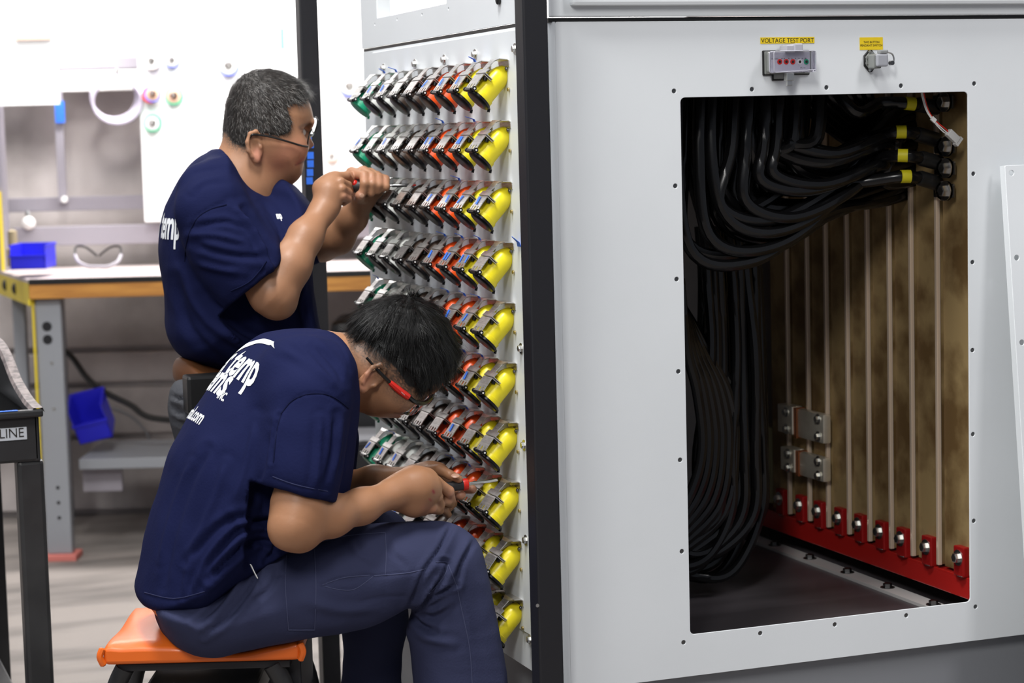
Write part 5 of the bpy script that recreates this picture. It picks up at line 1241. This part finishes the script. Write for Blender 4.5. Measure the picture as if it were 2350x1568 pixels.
    aV = np.concatenate([hv,sv]); aF = np.concatenate([hf, sf+len(hv)]); cc = np.concatenate([np.tile([.030,.025,.022],(len(hv),1)),sc_])
    hm2 = vf_mesh('hair', aV, aF, 'hair', True); colour(hm2, cc); ho = link('hair', hm2); adopt(root, ho); ho['label'] = 'short greying hair'
    # shirt
    T = Body()
    tor = [(500,343),(478,352),(455,366),(430,392),(410,425),(392,462),(378,505),(371,555),(372,610),(380,660),(386,710),(388,762),(398,792),(420,820),(470,840),(540,862),(640,880),(735,895),(728,810),(722,750),(712,690),(704,640),(704,560),(704,500),(700,465),(680,440),(655,420),(632,410),(612,425),(598,446),(560,425),(525,385)]
    T.poly(PP(tor,YS), YS, .195, .12)
    T.chain([S(470,440,.76,60), S(480,480,.72,66)], .05); T.chain([S(620,450,1.0,50), S(640,480,1.04,52)], .05)
    T.chain([S(485,490,.71,68), S(520,560,.69,74), S(565,625,.675,70), S(610,690,.66,62)], .04)
    T.chain([S(640,480,1.04,52), S(690,530,1.0,48), S(710,560,.98,46)], .035)
    h0 = Y(588,652,.675); hd = Y(622,690,.665)-Y(540,570,.69); hd /= np.linalg.norm(hd); hn = hd+np.array([.10,0,.05]); hn /= np.linalg.norm(hn)
    def below(P):
        q = -((P-h0)@hn); r_ = np.linalg.norm((P-h0)-((P-h0)@hd)[:,None]*hd, axis=1)-.095
        return np.maximum(np.maximum(q, r_), P[:,1]-.735)
    T._p(below, h0+hd*.05, .16, .003, 's'); T.cap(h0-hd*.012, h0+hd*.06, .040, .042, .004, 's')
    T.cap(Y(556,385,YS), Y(585,330,YS), .052, .060, .006, 's')
    T.disp(crumple(.0012, 26, 15)); T.disp(crumple(.0006, 75, 16))
    FT = (folds([
        ([(500,470),(450,500),(430,560),(425,620)], 2.5, 4), ([(500,468),(530,468),(560,500)], 1.5, 4),
        ([(560,480),(600,540),(625,600)], 6, 9), ([(530,470),(575,520),(610,590),(625,640)], -4, 9), ([(590,480),(625,540),(640,590)], -3, 8), ([(600,460),(640,520),(655,580)], 3, 8),
        ([(440,560),(500,580),(560,590),(615,590)], 3.5, 10), ([(440,600),(510,620),(560,625)], -3, 10), ([(430,540),(500,540),(570,560)], -3, 9), ([(450,520),(520,510),(570,530)], 3, 8),
        ([(540,672),(590,640),(625,595)], 1.2, 2.5), ([(510,390),(450,400),(410,440)], 2, 7), ([(520,410),(470,415),(440,440)], -2, 7),
        ([(400,640),(440,760),(520,840)], 4, 14), ([(420,620),(480,740),(580,800)], -4, 15), ([(470,680),(560,760),(660,790)], 4, 14), ([(560,700),(640,760),(715,780)], -4, 14),
        ([(700,640),(690,700),(700,760)], -3, 8), ([(598,446),(560,425),(520,392)], 1.0, 3)]))
    tv_, tf_ = T.mesh((-.72,.55,.76),(-.10,1.2,1.36), .0042); tv_ = dress(tv_, tf_, FT, 11, .0022, 9, (1.2,1,.7)); to = link('shirt', vf_mesh('shirt', tv_, tf_, 'navy')); adopt(root, to)
    bvh = BVHTree.FromPolygons([tuple(v) for v in tv_], [tuple(f) for f in tf_.tolist()])
    seams(root, bvh, [[(520,470),(480,482),(450,505),(430,550),(424,600)],[(530,668),(575,645),(612,600)]], mat('shirt_seam',(.006,.008,.032),.9,spec=.1), .0013, None)
    def text_on(txt, start, dx, up, out, size, width, bold):
        me = textmesh(txt, size, 1, bold, 0); wd = max(v.co.x for v in me.vertices)
        bm = bmesh.new(); bm.from_mesh(me); bmesh.ops.remove_doubles(bm, verts=bm.verts, dist=1e-6); bmesh.ops.triangulate(bm, faces=bm.faces)
        for it in range(2):
            es = [e for e in bm.edges if e.calc_length() > .010]
            if es: bmesh.ops.subdivide_edges(bm, edges=es, cuts=1); bmesh.ops.triangulate(bm, faces=bm.faces)
        miss = []
        for v in bm.verts:
            p = np.array(start)+np.array(dx)*(v.co.x/wd*width)+np.array(up)*v.co.y; h = bvh.ray_cast(Vector(p+np.array(out)*.3), Vector(-np.array(out)))
            if h[0] is None or h[1].dot(Vector(out)) < .25: miss.append(v)
            else: v.co = h[0]+h[1]*.0010
        bmesh.ops.delete(bm, geom=miss, context='VERTS')
        bm.to_mesh(me); bm.free(); me.materials.clear(); me.materials.append(MT['print']); me.name = 'shirt_print'; o = link('shirt_print', me); adopt(root, o)
    p = Y(372,545,YS); text_on('power temp', (p[0],YS-.135+.33,p[2]), (0,-1,0), (0,0,1), (-1,0,0), .08, .30, .0022)
    p = Y(640,505,.75); text_on('power temp', (p[0]+.02,YS-.075+.085,p[2]), (.30,-.95,0), (0,0,1), (.80,-.6,0), .021, .09, .001) if False else None
    q = Y(641,503,.72); text_on('power temp', (q[0]-.062,.80,q[2]), (1,0,0), (0,0,1), (0,-1,0), .018, .072, .001) if False else None
    s_ = pxs(Y(645,500,.75)); q = Y(641,503,.70); text_on('mp', (q[0],.75,q[2]), (1,0,.02), (0,0,1), (0,-1,0), .017, 11*s_, .0008)
    # trousers, belt, pouch
    Q = Body()
    hip = [(425,872),(398,885),(388,920),(390,960),(405,1010),(430,1080),(460,1200),(480,1400),(490,1600),(500,1840),(600,1840),(620,1600),(640,1400),(670,1200),(710,1000),(735,900),(640,888),(520,880)]
    Q.poly(PP(hip,.80), .80, .085, .085); Q.poly(PP([(x+(12 if y > 1000 else 0),y) for x,y in hip],.95), .95, .085, .085)
    Q.ell(Y(560,940,YS), (.12,.14,.09), None, .05); Q.disp(crumple(.0016, 30, 21))
    FQ = (folds([([(388,905),(410,915),(430,912)], 4, 5), ([(395,935),(420,950),(450,945)], 5, 6), ([(400,965),(430,975)], 4, 6), ([(400,920),(430,930),(460,925)], -4, 6), ([(410,880),(412,850)], 1.2, 2.5)]))
    qv, qf = Q.mesh((-.62,.68,.02),(-.05,1.06,.95), .006); qv = dress(qv, qf, FQ, 8); qo = link('trousers', vf_mesh('trousers', qv, qf, 'greyt')); adopt(root, qo)
    W_ = Body(); W_.poly(PP([(410,828),(402,858),(418,884),(520,892),(730,905),(735,875),(520,840),(430,822)],YS), YS, .170, .10); bv, bf = W_.mesh((-.62,.62,.70),(-.05,1.12,.95), .005)
    bo = link('belt', vf_mesh('belt', bv, bf, 'leather')); adopt(root, bo)
    pc0 = Y(466,905,.71); AO('belt_pouch', MB().box((pc0[0]-.034,.685,pc0[2]-.036),(pc0[0]+.05,.74,pc0[2]+.038), .006), 'bleather', root, False)
    for yy in (.80,.95):
        xx = Y(545,1840,yy)[0]; W_ = Body(); W_.poly([np.array([xx+a,0,b]) for a,b in ((-.085,.004),(-.09,.05),(-.06,.11),(.02,.11),(.06,.085),(.14,.06),(.18,.03),(.17,.004))], yy, .048, .03)
        v_, f_ = W_.mesh((xx-.14,yy-.08,-.02),(xx+.24,yy+.08,.16),.006); so = link('shoe', vf_mesh('shoe', v_, f_, 'bleather')); adopt(root, so)
    # glasses
    AO('glasses_temple', MB().tube(spline([Y(574,316,YS-.082),Y(582,309,YS-.086),Y(620,314,YS-.085),Y(660,325,YS-.082),Y(690,334,YS-.076),Y(706,337,YS-.064)],5), .0021, 8), 'rim', root)
    AO('glasses_temple', MB().tube(spline([Y(600,300,YS+.079),Y(660,312,YS+.074),Y(716,306,YS+.064)],5), .0021, 8), 'rim', root)
    for sg, px0 in ((-1,711),(1,716)):
        cc_ = Y(px0, 318, YS+sg*.034) if sg < 0 else Y(717, 290, YS+.036); 
        fx = basis((.96,sg*.22,-.28),(.25,0,1)); pr = [(math.cos(a)*.026, math.sin(a)*.0195) for a in [2*math.pi*k/22 for k in range(22)]]
        rim = [cc_+fx@np.array([-.004*(abs(u)/.026)**2, u, v]) for u, v in pr]
        AO('glasses_rim', MB().tube(rim+[rim[0]], .0015, 7), 'rim', root)
        AO('lens', MB().add(rim, [tuple(range(22))]), 'glass', root)
    AO('bridge', MB().tube(spline([Y(711,316,YS-.012),Y(719,308,YS),Y(717,300,YS+.012)],4), .0015, 6), 'zinc', root)
    # screwdriver
    a = Y(817,428,.772); tip = Y(955,425,.715); d = tip-a; L = np.linalg.norm(d); d /= L; s_ = pxs(a)
    sd = thing('screwdriver', 'long thin screwdriver with a black and red handle gripped by the standing man', 'screwdriver', a)
    AO('handle', MB().tube([a-d*.012, a-d*.009, a+d*.01, a+d*.055, a+d*.06], [s_*8, s_*14, s_*15, s_*11, s_*7], 16), 'tread', sd)
    AO('handle_cap', MB().ell(a+np.array([-.004,-.004,s_*7]), (s_*9,s_*9,s_*8)), 'redp', sd)
    AO('shaft', MB().tube([a+d*.05, a+d*(L-.045)], .0024, 10), 'zinc', sd); AO('bit_holder', MB().tube([a+d*(L-.048), a+d*(L-.012), a+d*(L-.010)], [.0034,.0034,.002], 10), 'dsteel', sd)
    AO('bit', MB().tube([a+d*(L-.012), tip], [.0026,.0016], 8), 'redp', sd)
seated()
standing()
